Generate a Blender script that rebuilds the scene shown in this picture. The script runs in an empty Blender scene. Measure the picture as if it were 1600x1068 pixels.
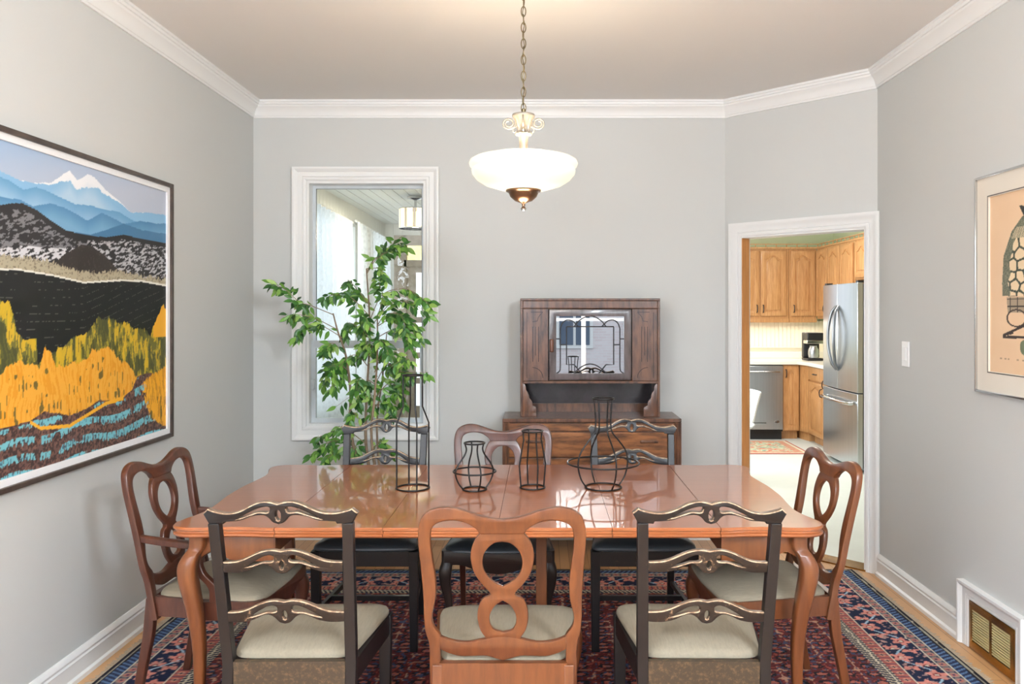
import bpy, bmesh, math, random
import numpy as np
from mathutils import Vector, Matrix
random.seed(7)
C = bpy.context.scene.collection
R = math.radians
PI = math.pi

# ------------------------------------------------------------------ camera
F = 1266.0                       # focal length in pixels of the 1600 wide frame
cam_d = bpy.data.cameras.new('camera')
cam_d.sensor_width = 36.0
cam_d.lens = F / 1600 * 36
cam_d.shift_x = -45 / 1600
cam_d.shift_y = -48 / 1600
cam_d.clip_start = 0.05
cam = bpy.data.objects.new('camera', cam_d)
cam.location = (0, 0, 1.5)
cam.rotation_euler = (PI / 2, 0, 0)
C.objects.link(cam)
sc = bpy.context.scene
sc.camera = cam

# ------------------------------------------------------------------ world + exposure
sc.view_settings.view_transform = 'Standard'
sc.view_settings.look = 'None'
sc.view_settings.gamma = 1
sc.view_settings.use_curve_mapping = False
sc.view_settings.exposure = 0.72
wd = bpy.data.worlds.new('overcast_sky')
sc.world = wd
wd.use_nodes = True
bg = wd.node_tree.nodes['Background']
bg.inputs['Color'].default_value = (0.80, 0.90, 1.0, 1)
bg.inputs['Strength'].default_value = 1.15


def portal(loc, rot, sx, sy):
    l = bpy.data.lights.new('window_daylight_portal', 'AREA')
    l.shape = 'RECTANGLE'; l.size = sx; l.size_y = sy
    l.cycles.is_portal = True
    o = bpy.data.objects.new('window_daylight_portal', l)
    o.location = loc; o.rotation_euler = rot
    C.objects.link(o)


def lamp(name, kind, loc, energy, col, rot=(0, 0, 0), size=0.1, size_y=None):
    l = bpy.data.lights.new(name, kind)
    l.energy = energy; l.color = col
    if kind == 'AREA':
        l.shape = 'RECTANGLE'; l.size = size; l.size_y = size_y or size
    elif kind == 'POINT':
        l.shadow_soft_size = size
    o = bpy.data.objects.new(name, l)
    o.location = loc; o.rotation_euler = rot
    C.objects.link(o)
    return o


portal((0.1, -1.55, 1.5), (PI / 2, 0, PI), 3.1, 2.0)       # behind the camera
portal((-1.88, -0.75, 1.5), (0, -PI / 2, 0), 1.8, 1.3)        # left wall, behind the camera
portal((-2.02, 7.9, 1.55), (0, -PI / 2, 0), 1.7, 3.9)        # sunroom side
lamp('room_fill_behind', 'AREA', (-0.85, -0.7, 2.60), 5, (0.80, 0.90, 1.0), (R(30), 0, R(-25)), 1.4, 0.9)  # unseen fill panel added behind the camera to brighten the room, no fixture
lamp('room_fill_behind', 'AREA', (1.58, -0.7, 2.60), 105, (0.80, 0.90, 1.0), (R(52), 0, R(68)), 0.55, 0.9)  # second added fill, unseen, turned to lift the left wall
lamp('front_window_fill', 'AREA', (-0.75, -2.3, 1.75), 22, (0.74, 0.86, 1.0), (R(82), 0, 0), 1.3, 1.4)  # added area light outside the front window, boosts the daylight
lamp('side_window_fill', 'AREA', (-2.2, -0.62, 1.5), 60, (0.78, 0.88, 1.0), (0, R(-90), R(20)), 1.6, 1.3)  # added area light outside the unseen side window, extra fill
lamp('uplight_fill', 'AREA', (-0.9, -1.0, 1.9), 160, (0.95, 0.965, 1.0), (PI, 0, 0), 0.5, 0.5)  # unseen upward fill, added to brighten the ceiling
# light of the pendant itself is made with the pendant; kitchen fills (added, unseen) and cabinet strip:
lamp('kitchen_top_fill', 'AREA', (2.3, 7.6, 2.70), 34, (1.0, 0.95, 0.87), (0, 0, 0), 0.9, 0.9)  # unseen overhead fill, added to light the kitchen
lamp('kitchen_side_fill', 'AREA', (1.12, 7.6, 1.6), 34, (0.85, 0.93, 1.0), (0, -PI / 2, 0), 1.3, 1.9)  # unseen panel added to brighten the fridge front, solid wall behind it
lamp('under_cabinet_strip_light', 'AREA', (2.75, 9.9, 1.36), 3.0, (1.0, 0.92, 0.78), (R(-12), 0, 0), 1.5, 0.05)


# ------------------------------------------------------------------ materials
def lin(c):
    return tuple(((x / 255) / 12.92 if x / 255 <= 0.04045 else ((x / 255 + 0.055) / 1.055) ** 2.4) for x in c)


def mat(name, rgb, rough=0.5, metal=0.0, spec=0.5, coat=0.0, bump=0.0, bscale=60, var=0.0, vscale=6,
        stretch=(1, 1, 1), rgb2=None, emis=None, es=0, trans=0, coat_r=0.1):
    m = bpy.data.materials.new(name); m.use_nodes = True
    nt = m.node_tree; b = nt.nodes['Principled BSDF']
    col = lin(rgb) + (1,)
    b.inputs['Base Color'].default_value = col
    b.inputs['Roughness'].default_value = rough
    b.inputs['Metallic'].default_value = metal
    b.inputs['Specular IOR Level'].default_value = spec
    b.inputs['Coat Weight'].default_value = coat
    b.inputs['Coat Roughness'].default_value = coat_r
    if trans: b.inputs['Transmission Weight'].default_value = trans
    if emis:
        b.inputs['Emission Color'].default_value = lin(emis) + (1,)
        b.inputs['Emission Strength'].default_value = es
    tc = nt.nodes.new('ShaderNodeTexCoord')
    mp = nt.nodes.new('ShaderNodeMapping'); mp.inputs['Scale'].default_value = stretch
    nt.links.new(tc.outputs['Object'], mp.inputs[0])
    if rgb2 is not None or var:
        nz = nt.nodes.new('ShaderNodeTexNoise'); nz.inputs['Scale'].default_value = vscale
        nz.inputs['Detail'].default_value = 6; nz.inputs['Roughness'].default_value = 0.6
        nt.links.new(mp.outputs[0], nz.inputs['Vector'])
        rp = nt.nodes.new('ShaderNodeValToRGB')
        c2 = lin(rgb2) + (1,) if rgb2 is not None else tuple(x * (1 - var) for x in col[:3]) + (1,)
        rp.color_ramp.elements[0].color = c2; rp.color_ramp.elements[0].position = 0.35
        rp.color_ramp.elements[1].color = col; rp.color_ramp.elements[1].position = 0.62
        nt.links.new(nz.outputs['Fac'], rp.inputs[0]); nt.links.new(rp.outputs[0], b.inputs['Base Color'])
    if bump:
        n2 = nt.nodes.new('ShaderNodeTexNoise'); n2.inputs['Scale'].default_value = bscale
        n2.inputs['Detail'].default_value = 4
        nt.links.new(mp.outputs[0], n2.inputs['Vector'])
        bp = nt.nodes.new('ShaderNodeBump'); bp.inputs['Strength'].default_value = bump
        bp.inputs['Distance'].default_value = 0.002
        nt.links.new(n2.outputs['Fac'], bp.inputs['Height']); nt.links.new(bp.outputs[0], b.inputs['Normal'])
    return m


def worn(name, base, wear, thr=0.6, scale=30, rough=0.4, mid=None):
    """dark finish rubbed through to a lighter ground in irregular patches"""
    m = mat(name, base, rough=rough)
    nt = m.node_tree; b = nt.nodes['Principled BSDF']
    tc = nt.nodes.new('ShaderNodeTexCoord')
    n1 = nt.nodes.new('ShaderNodeTexNoise'); n1.inputs['Scale'].default_value = scale
    n1.inputs['Detail'].default_value = 8; n1.inputs['Roughness'].default_value = 0.75
    nt.links.new(tc.outputs['Object'], n1.inputs['Vector'])
    rp = nt.nodes.new('ShaderNodeValToRGB'); e = rp.color_ramp.elements
    e[0].color = lin(base) + (1,); e[0].position = thr - 0.08
    e[1].color = lin(wear) + (1,); e[1].position = thr + 0.04
    if mid: x = e.new(thr - 0.02); x.color = lin(mid) + (1,)
    nt.links.new(n1.outputs['Fac'], rp.inputs[0]); nt.links.new(rp.outputs[0], b.inputs['Base Color'])
    return m


def glass_mat(name, tint=(1, 1, 1), refl=0.08, rough=0.0):
    m = bpy.data.materials.new(name); m.use_nodes = True
    nt = m.node_tree; nt.nodes.remove(nt.nodes['Principled BSDF'])
    out = nt.nodes['Material Output']
    t = nt.nodes.new('ShaderNodeBsdfTransparent'); t.inputs[0].default_value = tint + (1,)
    g = nt.nodes.new('ShaderNodeBsdfGlossy'); g.inputs['Roughness'].default_value = rough
    mx = nt.nodes.new('ShaderNodeMixShader')
    lw = nt.nodes.new('ShaderNodeLayerWeight'); lw.inputs['Blend'].default_value = 0.15
    mr = nt.nodes.new('ShaderNodeMapRange'); mr.inputs['To Min'].default_value = refl; mr.inputs['To Max'].default_value = 1
    nt.links.new(lw.outputs['Fresnel'], mr.inputs[0])
    nt.links.new(mr.outputs[0], mx.inputs[0])
    nt.links.new(t.outputs[0], mx.inputs[1]); nt.links.new(g.outputs[0], mx.inputs[2])
    nt.links.new(mx.outputs[0], out.inputs[0])
    return m


def attr_mat(name, rough=0.8, bump=0, spec=0.2, coat=0.0):
    m = bpy.data.materials.new(name); m.use_nodes = True
    nt = m.node_tree; b = nt.nodes['Principled BSDF']
    a = nt.nodes.new('ShaderNodeAttribute'); a.attribute_name = 'pigment'
    nt.links.new(a.outputs['Color'], b.inputs['Base Color'])
    b.inputs['Roughness'].default_value = rough; b.inputs['Specular IOR Level'].default_value = spec
    b.inputs['Coat Weight'].default_value = coat; b.inputs['Coat Roughness'].default_value = 0.05
    if bump:
        tc = nt.nodes.new('ShaderNodeTexCoord')
        n2 = nt.nodes.new('ShaderNodeTexNoise'); n2.inputs['Scale'].default_value = 250
        nt.links.new(tc.outputs['Object'], n2.inputs['Vector'])
        bp = nt.nodes.new('ShaderNodeBump'); bp.inputs['Strength'].default_value = bump; bp.inputs['Distance'].default_value = 0.003
        nt.links.new(n2.outputs['Fac'], bp.inputs['Height']); nt.links.new(bp.outputs[0], b.inputs['Normal'])
    return m


def brick_mat(name, c1, c2, mortar, bw, bh, ms, rough, rot=0, rx=0, coat=0.0, grain=None, bumpy=0.0):
    m = bpy.data.materials.new(name); m.use_nodes = True
    nt = m.node_tree; b = nt.nodes['Principled BSDF']
    tc = nt.nodes.new('ShaderNodeTexCoord'); mp = nt.nodes.new('ShaderNodeMapping')
    mp.inputs['Rotation'].default_value = (rx, 0, rot)
    br = nt.nodes.new('ShaderNodeTexBrick')
    br.inputs['Color1'].default_value = lin(c1) + (1,); br.inputs['Color2'].default_value = lin(c2) + (1,)
    br.inputs['Mortar'].default_value = lin(mortar) + (1,); br.inputs['Scale'].default_value = 1
    br.inputs['Brick Width'].default_value = bw; br.inputs['Row Height'].default_value = bh
    br.inputs['Mortar Size'].default_value = ms
    nt.links.new(tc.outputs['Object'], mp.inputs[0]); nt.links.new(mp.outputs[0], br.inputs['Vector'])
    nt.links.new(br.outputs['Color'], b.inputs['Base Color'])
    b.inputs['Roughness'].default_value = rough; b.inputs['Coat Weight'].default_value = coat
    return m


M = {}
M['wall'] = mat('wall_paint', (206, 207, 204), 0.75, spec=0.25, bump=0.05, bscale=90)
M['ceil'] = mat('ceiling_paint', (233, 231, 228), 0.85, spec=0.15)
M['trim'] = mat('white_trim_gloss', (236, 236, 234), 0.35)
M['floor'] = brick_mat('oak_floor_boards', (205, 160, 112), (188, 140, 95), (120, 84, 54), 0.9, 0.057, 0.0012, 0.35, PI / 2, 0.3)
M['jamb'] = mat('orange_oak_jamb', (205, 140, 80), 0.4, rgb2=(185, 120, 64), vscale=8, stretch=(8, 8, 0.6))
M['sash'] = mat('grey_white_window_sash', (205, 212, 216), 0.4)
M['glass'] = glass_mat('window_glass', (0.97, 0.99, 0.98), 0.015)
M['mahog'] = mat('mahogany_brown', (112, 64, 34), 0.34, coat=0.3, rgb2=(92, 50, 27), vscale=5, stretch=(7, 7, 1.0), coat_r=0.2)
M['mahog_dk'] = mat('dark_mahogany_brown', (88, 48, 33), 0.34, coat=0.3, rgb2=(68, 36, 25), vscale=5, stretch=(7, 7, 1.0), coat_r=0.2)
M['black_wood'] = worn('worn_black_lacquer', (21, 19, 21), (104, 80, 58), 0.68, 22, 0.38, (40, 31, 26))
M['gilt_rail'] = worn('rubbed_gilt_over_black', (34, 27, 24), (180, 146, 112), 0.645, 45, 0.38, (78, 60, 46))
M['rail_top'] = worn('brown_rail_top', (104, 84, 68), (150, 118, 92), 0.6, 30, 0.35)
M['edge'] = worn('pale_rubbed_edge', (128, 102, 80), (196, 168, 138), 0.5, 40, 0.45)
M['gold_brown'] = worn('gold_brown_rubbed_rail', (58, 47, 35), (92, 74, 52), 0.57, 60, 0.45, (72, 57, 40))
M['beige'] = mat('beige_ribbed_fabric', (142, 133, 116), 0.9, spec=0.15, bump=0.5, bscale=200, var=0.10, vscale=120, stretch=(1, 0.15, 1))
M['leather'] = mat('black_leather', (70, 77, 82), 0.3, bump=0.1, bscale=120)
M['leather_rail'] = mat('dark_chair_apron', (46, 36, 32), 0.35)
M['wire'] = mat('black_wire', (22, 20, 20), 0.42, metal=0.3)
M['walnut'] = mat('dark_walnut', (116, 76, 52), 0.32, coat=0.4, rgb2=(66, 42, 31), vscale=7, stretch=(5, 5, 1.0), coat_r=0.15)
M['walnut_h'] = mat('figured_walnut', (158, 102, 60), 0.32, coat=0.4, rgb2=(84, 52, 32), vscale=5, stretch=(1.2, 4, 7), coat_r=0.15)
M['walnut_dk'] = mat('blackened_walnut', (58, 52, 54), 0.22, coat=0.5, var=0.4, vscale=9)
M['lead'] = mat('dark_lead_came', (50, 48, 50), 0.45, metal=0.3)
M['cabglass'] = glass_mat('cabinet_glass', (0.45, 0.5, 0.55), 0.82)
M['opal'] = mat('opal_glass', (232, 222, 202), 0.25, emis=(255, 240, 208), es=0.38)
M['bronze'] = mat('brown_bronze', (120, 92, 70), 0.3, metal=0.9)
M['chain'] = mat('antique_brass', (120, 106, 80), 0.35, metal=0.9)
M['silver'] = mat('antique_silver_paint', (150, 142, 130), 0.35, metal=0.3)
M['chrome'] = mat('chrome', (205, 205, 205), 0.15, metal=1.0)
M['brass'] = mat('polished_brass', (176, 132, 62), 0.25, metal=0.85, rgb2=(126, 90, 44), vscale=8)
M['louvre'] = mat('pale_brass_louvre', (226, 212, 158), 0.4, metal=0.3)
M['oak'] = mat('honey_oak', (200, 150, 98), 0.4, rgb2=(174, 122, 74), vscale=7, stretch=(9, 9, 0.8), coat=0.2)
M['steel'] = mat('brushed_steel', (186, 190, 194), 0.28, metal=0.95, var=0.10, vscale=3, stretch=(30, 30, 0.3))
M['steel_dk'] = mat('dark_steel', (120, 122, 124), 0.3, metal=0.9)
M['dark'] = mat('black_plastic', (30, 30, 32), 0.4)
M['counter'] = mat('cream_laminate', (232, 226, 212), 0.4)
M['bead'] = mat('cream_beadboard', (236, 226, 204), 0.5)
M['green'] = mat('sage_green_paint', (206, 214, 176), 0.8)
M['vinyl'] = mat('pale_kitchen_vinyl', (208, 214, 208), 0.45, var=0.06, vscale=3)
M['plastic_w'] = mat('white_plastic', (240, 240, 238), 0.35)
M['leaf'] = mat('ficus_leaf', (96, 150, 48), 0.36, spec=0.5)
_nt = M['leaf'].node_tree; _g = _nt.nodes.new('ShaderNodeNewGeometry'); _r = _nt.nodes.new('ShaderNodeValToRGB')
for _i, (_p, _c) in enumerate([(0.0, (34, 78, 32)), (0.45, (66, 120, 46)), (0.8, (114, 162, 64)), (1.0, (160, 192, 98))]):
    _e = _r.color_ramp.elements[_i] if _i < 2 else _r.color_ramp.elements.new(_p)
    _e.position = _p; _e.color = lin(_c) + (1,)
_nt.links.new(_g.outputs['Random Per Island'], _r.inputs[0]); _nt.links.new(_r.outputs[0], _nt.nodes['Principled BSDF'].inputs['Base Color'])
_nt.nodes['Principled BSDF'].inputs['Subsurface Weight'].default_value = 0.0
M['bark'] = mat('ficus_bark', (150, 128, 104), 0.8, var=0.35, vscale=20)
M['navy'] = mat('navy_glazed_ceramic', (40, 56, 104), 0.25)
M['soil'] = mat('potting_soil', (60, 44, 34), 0.95)
M['porchpaint'] = mat('porch_white_boards', (226, 226, 220), 0.6)
M['porchwood'] = mat('weathered_brown_wood', (184, 170, 154), 0.6, var=0.2, vscale=10)
M['framebrown'] = mat('dark_brown_frame', (80, 68, 60), 0.4, rgb2=(58, 48, 44), vscale=12)
M['matwhite'] = mat('white_mat_board', (238, 238, 238), 0.8)
M['matcream'] = mat('cream_mat_board', (226, 218, 204), 0.8)
M['art'] = attr_mat('printed_art', 0.5, coat=0.15)
M['rug'] = attr_mat('wool_rug_pile', 0.95, bump=0.8)
M['fringe'] = mat('rug_fringe_cream', (176, 160, 138), 0.95)
M['amber'] = glass_mat('amber_glass', (1.0, 0.90, 0.62), 0.05)
M['masonry'] = brick_mat('red_brick', (232, 222, 222), (224, 208, 208), (228, 224, 224), 0.24, 0.08, 0.01, 0.85, rx=PI / 2)
M['siding'] = mat('grey_siding', (232, 236, 240), 0.7)
M['asphalt'] = mat('asphalt_street', (120, 122, 124), 0.9, var=0.15)
M['paneglass'] = mat('dark_window_pane', (90, 105, 125), 0.1, spec=0.8)

# sheer curtain: half see-through lace
def curtain_mat():
    m = bpy.data.materials.new('white_lace_sheer'); m.use_nodes = True
    nt = m.node_tree; nt.nodes.remove(nt.nodes['Principled BSDF']); out = nt.nodes['Material Output']
    tl = nt.nodes.new('ShaderNodeBsdfTranslucent'); tl.inputs[0].default_value = (0.9, 0.93, 0.95, 1)
    df = nt.nodes.new('ShaderNodeBsdfDiffuse'); df.inputs[0].default_value = (0.9, 0.92, 0.93, 1)
    tp = nt.nodes.new('ShaderNodeBsdfTransparent')
    a = nt.nodes.new('ShaderNodeMixShader'); a.inputs[0].default_value = 0.5
    c = nt.nodes.new('ShaderNodeMixShader')
    tc = nt.nodes.new('ShaderNodeTexCoord'); vo = nt.nodes.new('ShaderNodeTexVoronoi'); vo.inputs['Scale'].default_value = 22
    rp = nt.nodes.new('ShaderNodeValToRGB'); e = rp.color_ramp.elements
    e[0].position = 0.15; e[0].color = (0.72, 0.72, 0.72, 1); e[1].position = 0.55; e[1].color = (0.9, 0.9, 0.9, 1)
    nt.links.new(tc.outputs['Object'], vo.inputs['Vector']); nt.links.new(vo.outputs['Distance'], rp.inputs[0])
    nt.links.new(rp.outputs[0], c.inputs[0])
    nt.links.new(df.outputs[0], a.inputs[1]); nt.links.new(tl.outputs[0], a.inputs[2])
    nt.links.new(tp.outputs[0], c.inputs[1]); nt.links.new(a.outputs[0], c.inputs[2])
    nt.links.new(c.outputs[0], out.inputs[0])
    return m
M['lace'] = curtain_mat()


def table_mat():
    m = mat('polished_cherry_top', (164, 96, 56), 0.28, coat=0.85, rgb2=(157, 90, 51), vscale=3, stretch=(0.5, 16, 1), coat_r=0.035)
    return m
M['table'] = table_mat()
M['table_leg'] = mat('cherry_legs', (126, 74, 40), 0.32, coat=0.35, rgb2=(104, 58, 31), vscale=4, stretch=(7, 7, 0.8), coat_r=0.15)


# ------------------------------------------------------------------ mesh helpers
def smooth_pts(pts, n=6, closed=False):
    """Catmull-Rom resample"""
    P = [Vector(p) for p in pts]; N = len(P); out = []
    segs = N if closed else N - 1
    for i in range(segs):
        if closed:
            p0, p1, p2, p3 = P[(i - 1) % N], P[i], P[(i + 1) % N], P[(i + 2) % N]
        else:
            p0 = P[i - 1] if i > 0 else P[0] * 2 - P[1]; p1 = P[i]; p2 = P[i + 1]
            p3 = P[i + 2] if i + 2 < N else P[-1] * 2 - P[-2]
        for k in range(n):
            t = k / n
            out.append(0.5 * ((2 * p1) + (p2 - p0) * t + (2 * p0 - 5 * p1 + 4 * p2 - p3) * t * t + (3 * p1 - p0 - 3 * p2 + p3) * t ** 3))
    if not closed: out.append(P[-1])
    return out


class MB:
    def __init__(s):
        s.v = []; s.f = []; s.m = []

    def add(s, verts, faces, m=0, mx=None):
        b = len(s.v)
        for p in verts:
            p = Vector(p)
            if mx is not None: p = mx @ p
            s.v.append(tuple(p))
        for i, f in enumerate(faces):
            s.f.append(tuple(b + k for k in f)); s.m.append(m[i] if isinstance(m, list) else m)
        return s

    def box(s, x0, x1, y0, y1, z0, z1, m=0, mx=None):
        v = [(x0, y0, z0), (x1, y0, z0), (x1, y1, z0), (x0, y1, z0), (x0, y0, z1), (x1, y0, z1), (x1, y1, z1), (x0, y1, z1)]
        f = [(0, 3, 2, 1), (4, 5, 6, 7), (0, 1, 5, 4), (1, 2, 6, 5), (2, 3, 7, 6), (3, 0, 4, 7)]
        return s.add(v, f, m, mx)

    def loft(s, rings, m=0, closed=False, caps=True, mx=None):
        n = len(rings[0]); v = [p for r in rings for p in r]; f = []
        K = len(rings)
        for i in range(K if closed else K - 1):
            a = i * n; b = ((i + 1) % K) * n
            for j in range(n):
                f.append((a + j, a + (j + 1) % n, b + (j + 1) % n, b + j))
        if caps and not closed:
            f.append(tuple(range(n - 1, -1, -1))); f.append(tuple((K - 1) * n + j for j in range(n)))
        return s.add(v, f, m, mx)

    def tube(s, path, r, n=8, closed=False, m=0, mx=None):
        P = [Vector(p) for p in path]; K = len(P); rings = []
        up = None
        for i in range(K):
            if closed: t = P[(i + 1) % K] - P[i - 1]
            else: t = P[min(i + 1, K - 1)] - P[max(i - 1, 0)]
            if t.length < 1e-9: t = Vector((0, 0, 1))
            t.normalize()
            if up is None:
                up = Vector((0, 0, 1)) if abs(t.z) < 0.9 else Vector((1, 0, 0))
            u = up - t * up.dot(t)
            if u.length < 1e-6: u = Vector((1, 0, 0)) - t * t.x
            u.normalize(); up = u; w = t.cross(u)
            rr = r[i] if isinstance(r, (list, tuple)) else r
            rings.append([P[i] + (u * math.cos(2 * PI * k / n) + w * math.sin(2 * PI * k / n)) * rr for k in range(n)])
        return s.loft(rings, m, closed, True, mx)

    def lathe(s, prof, n=32, c=(0, 0, 0), m=0, mx=None):
        rings = []
        for r, z in prof:
            rings.append([(c[0] + max(r, 1e-4) * math.cos(2 * PI * k / n), c[1] + max(r, 1e-4) * math.sin(2 * PI * k / n), c[2] + z) for k in range(n)])
        return s.loft(rings, m, False, True, mx)

    def build(s, name, mats, parent=None, bevel=0.0, seg=2, ang=38, loc=None, recalc=True):
        me = bpy.data.meshes.new(name)
        me.from_pydata(s.v, [], s.f)
        if not isinstance(mats, (list, tuple)): mats = [mats]
        for mm in mats: me.materials.append(mm)
        if len(mats) > 1: me.polygons.foreach_set('material_index', s.m)
        if recalc:
            bm = bmesh.new(); bm.from_mesh(me)
            bmesh.ops.recalc_face_normals(bm, faces=bm.faces)
            bm.to_mesh(me); bm.free()
        me.polygons.foreach_set('use_smooth', [True] * len(me.polygons))
        me.set_sharp_from_angle(angle=R(ang))
        me.update()
        o = bpy.data.objects.new(name, me); C.objects.link(o)
        if bevel:
            bv = o.modifiers.new('bevel', 'BEVEL'); bv.width = bevel; bv.segments = seg
            bv.limit_method = 'ANGLE'; bv.angle_limit = R(35)
        if parent is not None: o.parent = parent
        if loc: o.location = loc
        return o


def plate(outer, holes=(), thick=0.02, bev=0.003, edge=False):
    """2D outline (x,z) with holes -> (verts, faces, mats) in the XZ plane, thickness along Y"""
    cu = bpy.data.curves.new('tmp_outline', 'CURVE'); cu.dimensions = '2D'; cu.fill_mode = 'BOTH'
    cu.extrude = max(thick / 2 - bev, 0.0002); cu.bevel_depth = bev; cu.bevel_resolution = 1; cu.offset = -bev
    def area(p): return sum(p[i][0] * p[(i + 1) % len(p)][1] - p[(i + 1) % len(p)][0] * p[i][1] for i in range(len(p)))
    for i, pl in enumerate([outer] + list(holes)):
        pl = [(p[0], p[1]) for p in pl]
        if (area(pl) > 0) == (i == 0): pl = pl[::-1] if False else pl
        sp = cu.splines.new('POLY'); sp.points.add(len(pl) - 1); sp.use_cyclic_u = True
        want = 1 if i == 0 else -1
        if area(pl) * want < 0: pl = pl[::-1]
        for k, p in enumerate(pl): sp.points[k].co = (p[0], p[1], 0, 1)
    o = bpy.data.objects.new('tmp_outline', cu); C.objects.link(o)
    dg = bpy.context.evaluated_depsgraph_get(); dg.update()
    me = bpy.data.meshes.new_from_object(o.evaluated_get(dg))
    bm = bmesh.new(); bm.from_mesh(me); bmesh.ops.remove_doubles(bm, verts=bm.verts, dist=1e-5)
    v = [(p.co.x, -p.co.z, p.co.y) for p in bm.verts]
    bm.faces.ensure_lookup_table()
    f = [tuple(x.index for x in fc.verts) for fc in bm.faces]
    mats = []
    for fc in bm.faces:
        nz = fc.normal.y     # up in the plate
        mats.append(0 if not edge or nz < 0.2 or abs(fc.normal.z) > 0.97 else (2 if abs(fc.normal.z) < 0.15 else 1))
    bm.free(); bpy.data.meshes.remove(me); bpy.data.objects.remove(o); bpy.data.curves.remove(cu)
    return v, f, mats


def sweep(path, N, prof, closed=False, flip=False):
    """sweep a profile (a = across, b = along N) on a planar path with mitred corners"""
    P = [Vector(p) for p in path]; N = Vector(N).normalized(); K = len(P); rings = []
    for i in range(K):
        d0 = (P[i] - P[i - 1]).normalized() if (i > 0 or closed) else None
        d1 = (P[(i + 1) % K] - P[i]).normalized() if (i < K - 1 or closed) else None
        if d0 is None: d0 = d1
        if d1 is None: d1 = d0
        n0 = N.cross(d0); n1 = N.cross(d1)
        if flip: n0 = -n0; n1 = -n1
        b = (n0 + n1).normalized(); b = b / max(b.dot(n1), 0.2)
        rings.append([P[i] + b * a + N * h for a, h in prof])
    mb = MB(); mb.loft(rings, 0, closed, True)
    return mb


def tag(o, label, cat, group=None, kind=None):
    o['label'] = label; o['category'] = cat
    if group: o['group'] = group
    if kind: o['kind'] = kind
    return o


def thing(name, label, cat, loc=(0, 0, 0), rz=0, group=None):
    o = bpy.data.objects.new(name, None); C.objects.link(o); o.empty_display_size = 0.1
    o.location = loc; o.rotation_euler = (0, 0, rz)
    return tag(o, label, cat, group)


def struct(o):
    o['kind'] = 'structure'
    return o


def copy_tree(o, parent=None):
    c = o.copy(); C.objects.link(c)
    if parent is not None: c.parent = parent
    for ch in list(o.children): copy_tree(ch, c)
    return c


# ------------------------------------------------------------------ the room
XL, XR, YB, YF, ZC = -1.894, 1.924, 5.34, -1.6, 2.88
AX, AY, BX, BY = 1.215, 5.34, 1.924, 4.63
WX0, WX1, WZ0, WZ1 = -1.545, -0.757, 0.742, 2.36      # window opening in the back wall

struct(MB().box(XL - 0.15, 2.05, YF - 0.15, 5.49, -0.1, 0).build('floor', M['floor']))
struct(MB().box(XL - 0.15, 2.1, YF - 0.15, 5.49, ZC, ZC + 0.1).build('ceiling', M['ceil']))
b = MB()
b.box(XL - 0.15, WX0, YB, YB + 0.15, 0, ZC).box(WX1, AX + 0.03, YB, YB + 0.15, 0, ZC)
b.box(WX0, WX1, YB, YB + 0.15, 0, WZ0).box(WX0, WX1, YB, YB + 0.15, WZ1, ZC)
struct(b.build('wall_back', M['wall']))
# left wall with an unseen window behind the camera
b = MB()
b.box(XL - 0.15, XL, 0.15, YB, 0, ZC).box(XL - 0.15, XL, YF - 0.15, -1.4, 0, ZC)
b.box(XL - 0.15, XL, -1.4, 0.15, 0, 0.6).box(XL - 0.15, XL, -1.4, 0.15, 2.4, ZC)
struct(b.build('wall_left', M['wall']))
struct(MB().box(XR, XR + 0.12, YF - 0.15, BY - 0.0, 0, ZC).build('wall_right', M['wall']))
b = MB()
b.box(XL - 0.15, -1.45, YF - 0.15, YF, 0, ZC).box(1.65, XR + 0.12, YF - 0.15, YF, 0, ZC)
b.box(-1.45, 1.65, YF - 0.15, YF, 0, 0.5).box(-1.45, 1.65, YF - 0.15, YF, 2.5, ZC)
struct(b.build('wall_front', M['wall']))
# diagonal wall with the doorway
dv = Vector((BX - AX, BY - AY, 0)); DL = dv.length; dv.normalize(); nv = Vector((-dv.y, dv.x, 0))
if nv.y < 0: nv = -nv                                  # away from the camera
DM = Matrix(((dv.x, nv.x, 0, AX), (dv.y, nv.y, 0, AY), (0, 0, 1, 0), (0, 0, 0, 1)))
t0, t1, DZ = 0.125 * DL, 0.935 * DL, 1.985
b = MB()
b.box(0, t0, 0, 0.10, 0, ZC, mx=DM).box(t1, DL, 0, 0.10, 0, ZC, mx=DM).box(t0, t1, 0, 0.10, DZ, ZC, mx=DM)
struct(b.build('wall_diagonal', M['wall']))
# jambs
jo = MB().box(t0 - 0.002, t0 + 0.004, -0.001, 0.085, 0, DZ, mx=DM).build('trim_1', M['jamb']); struct(jo)
b = MB().box(t1 - 0.012, t1 + 0.002, -0.002, 0.11, 0, DZ, mx=DM).box(t0, t1, -0.002, 0.11, DZ - 0.012, DZ + 0.002, mx=DM)
struct(b.build('trim_2', M['trim']))
# threshold
struct(MB().box(t0, t1, -0.01, 0.12, 0.0, 0.008, mx=DM).build('trim_3', M['brass']))


def casing_prof(w=0.085, t=0.022):
    return [(0, 0), (0, t * 0.45), (w * 0.10, t * 0.62), (w * 0.22, t * 0.62), (w * 0.26, t * 0.42), (w * 0.30, t * 0.62),
            (w * 0.62, t * 0.72), (w * 0.70, t * 1.0), (w * 0.86, t * 1.25), (w, t * 1.25), (w, 0)]


def p3(t, z): return DM @ Vector((t, 0, z))
c = sweep([p3(t1 + 0.0, 0), p3(t1, DZ), p3(t0, DZ), p3(t0, 0)], -nv, casing_prof(), flip=True)
# make sure the profile runs outward
cs = c.build('trim_4', M['trim']); struct(cs)

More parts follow.
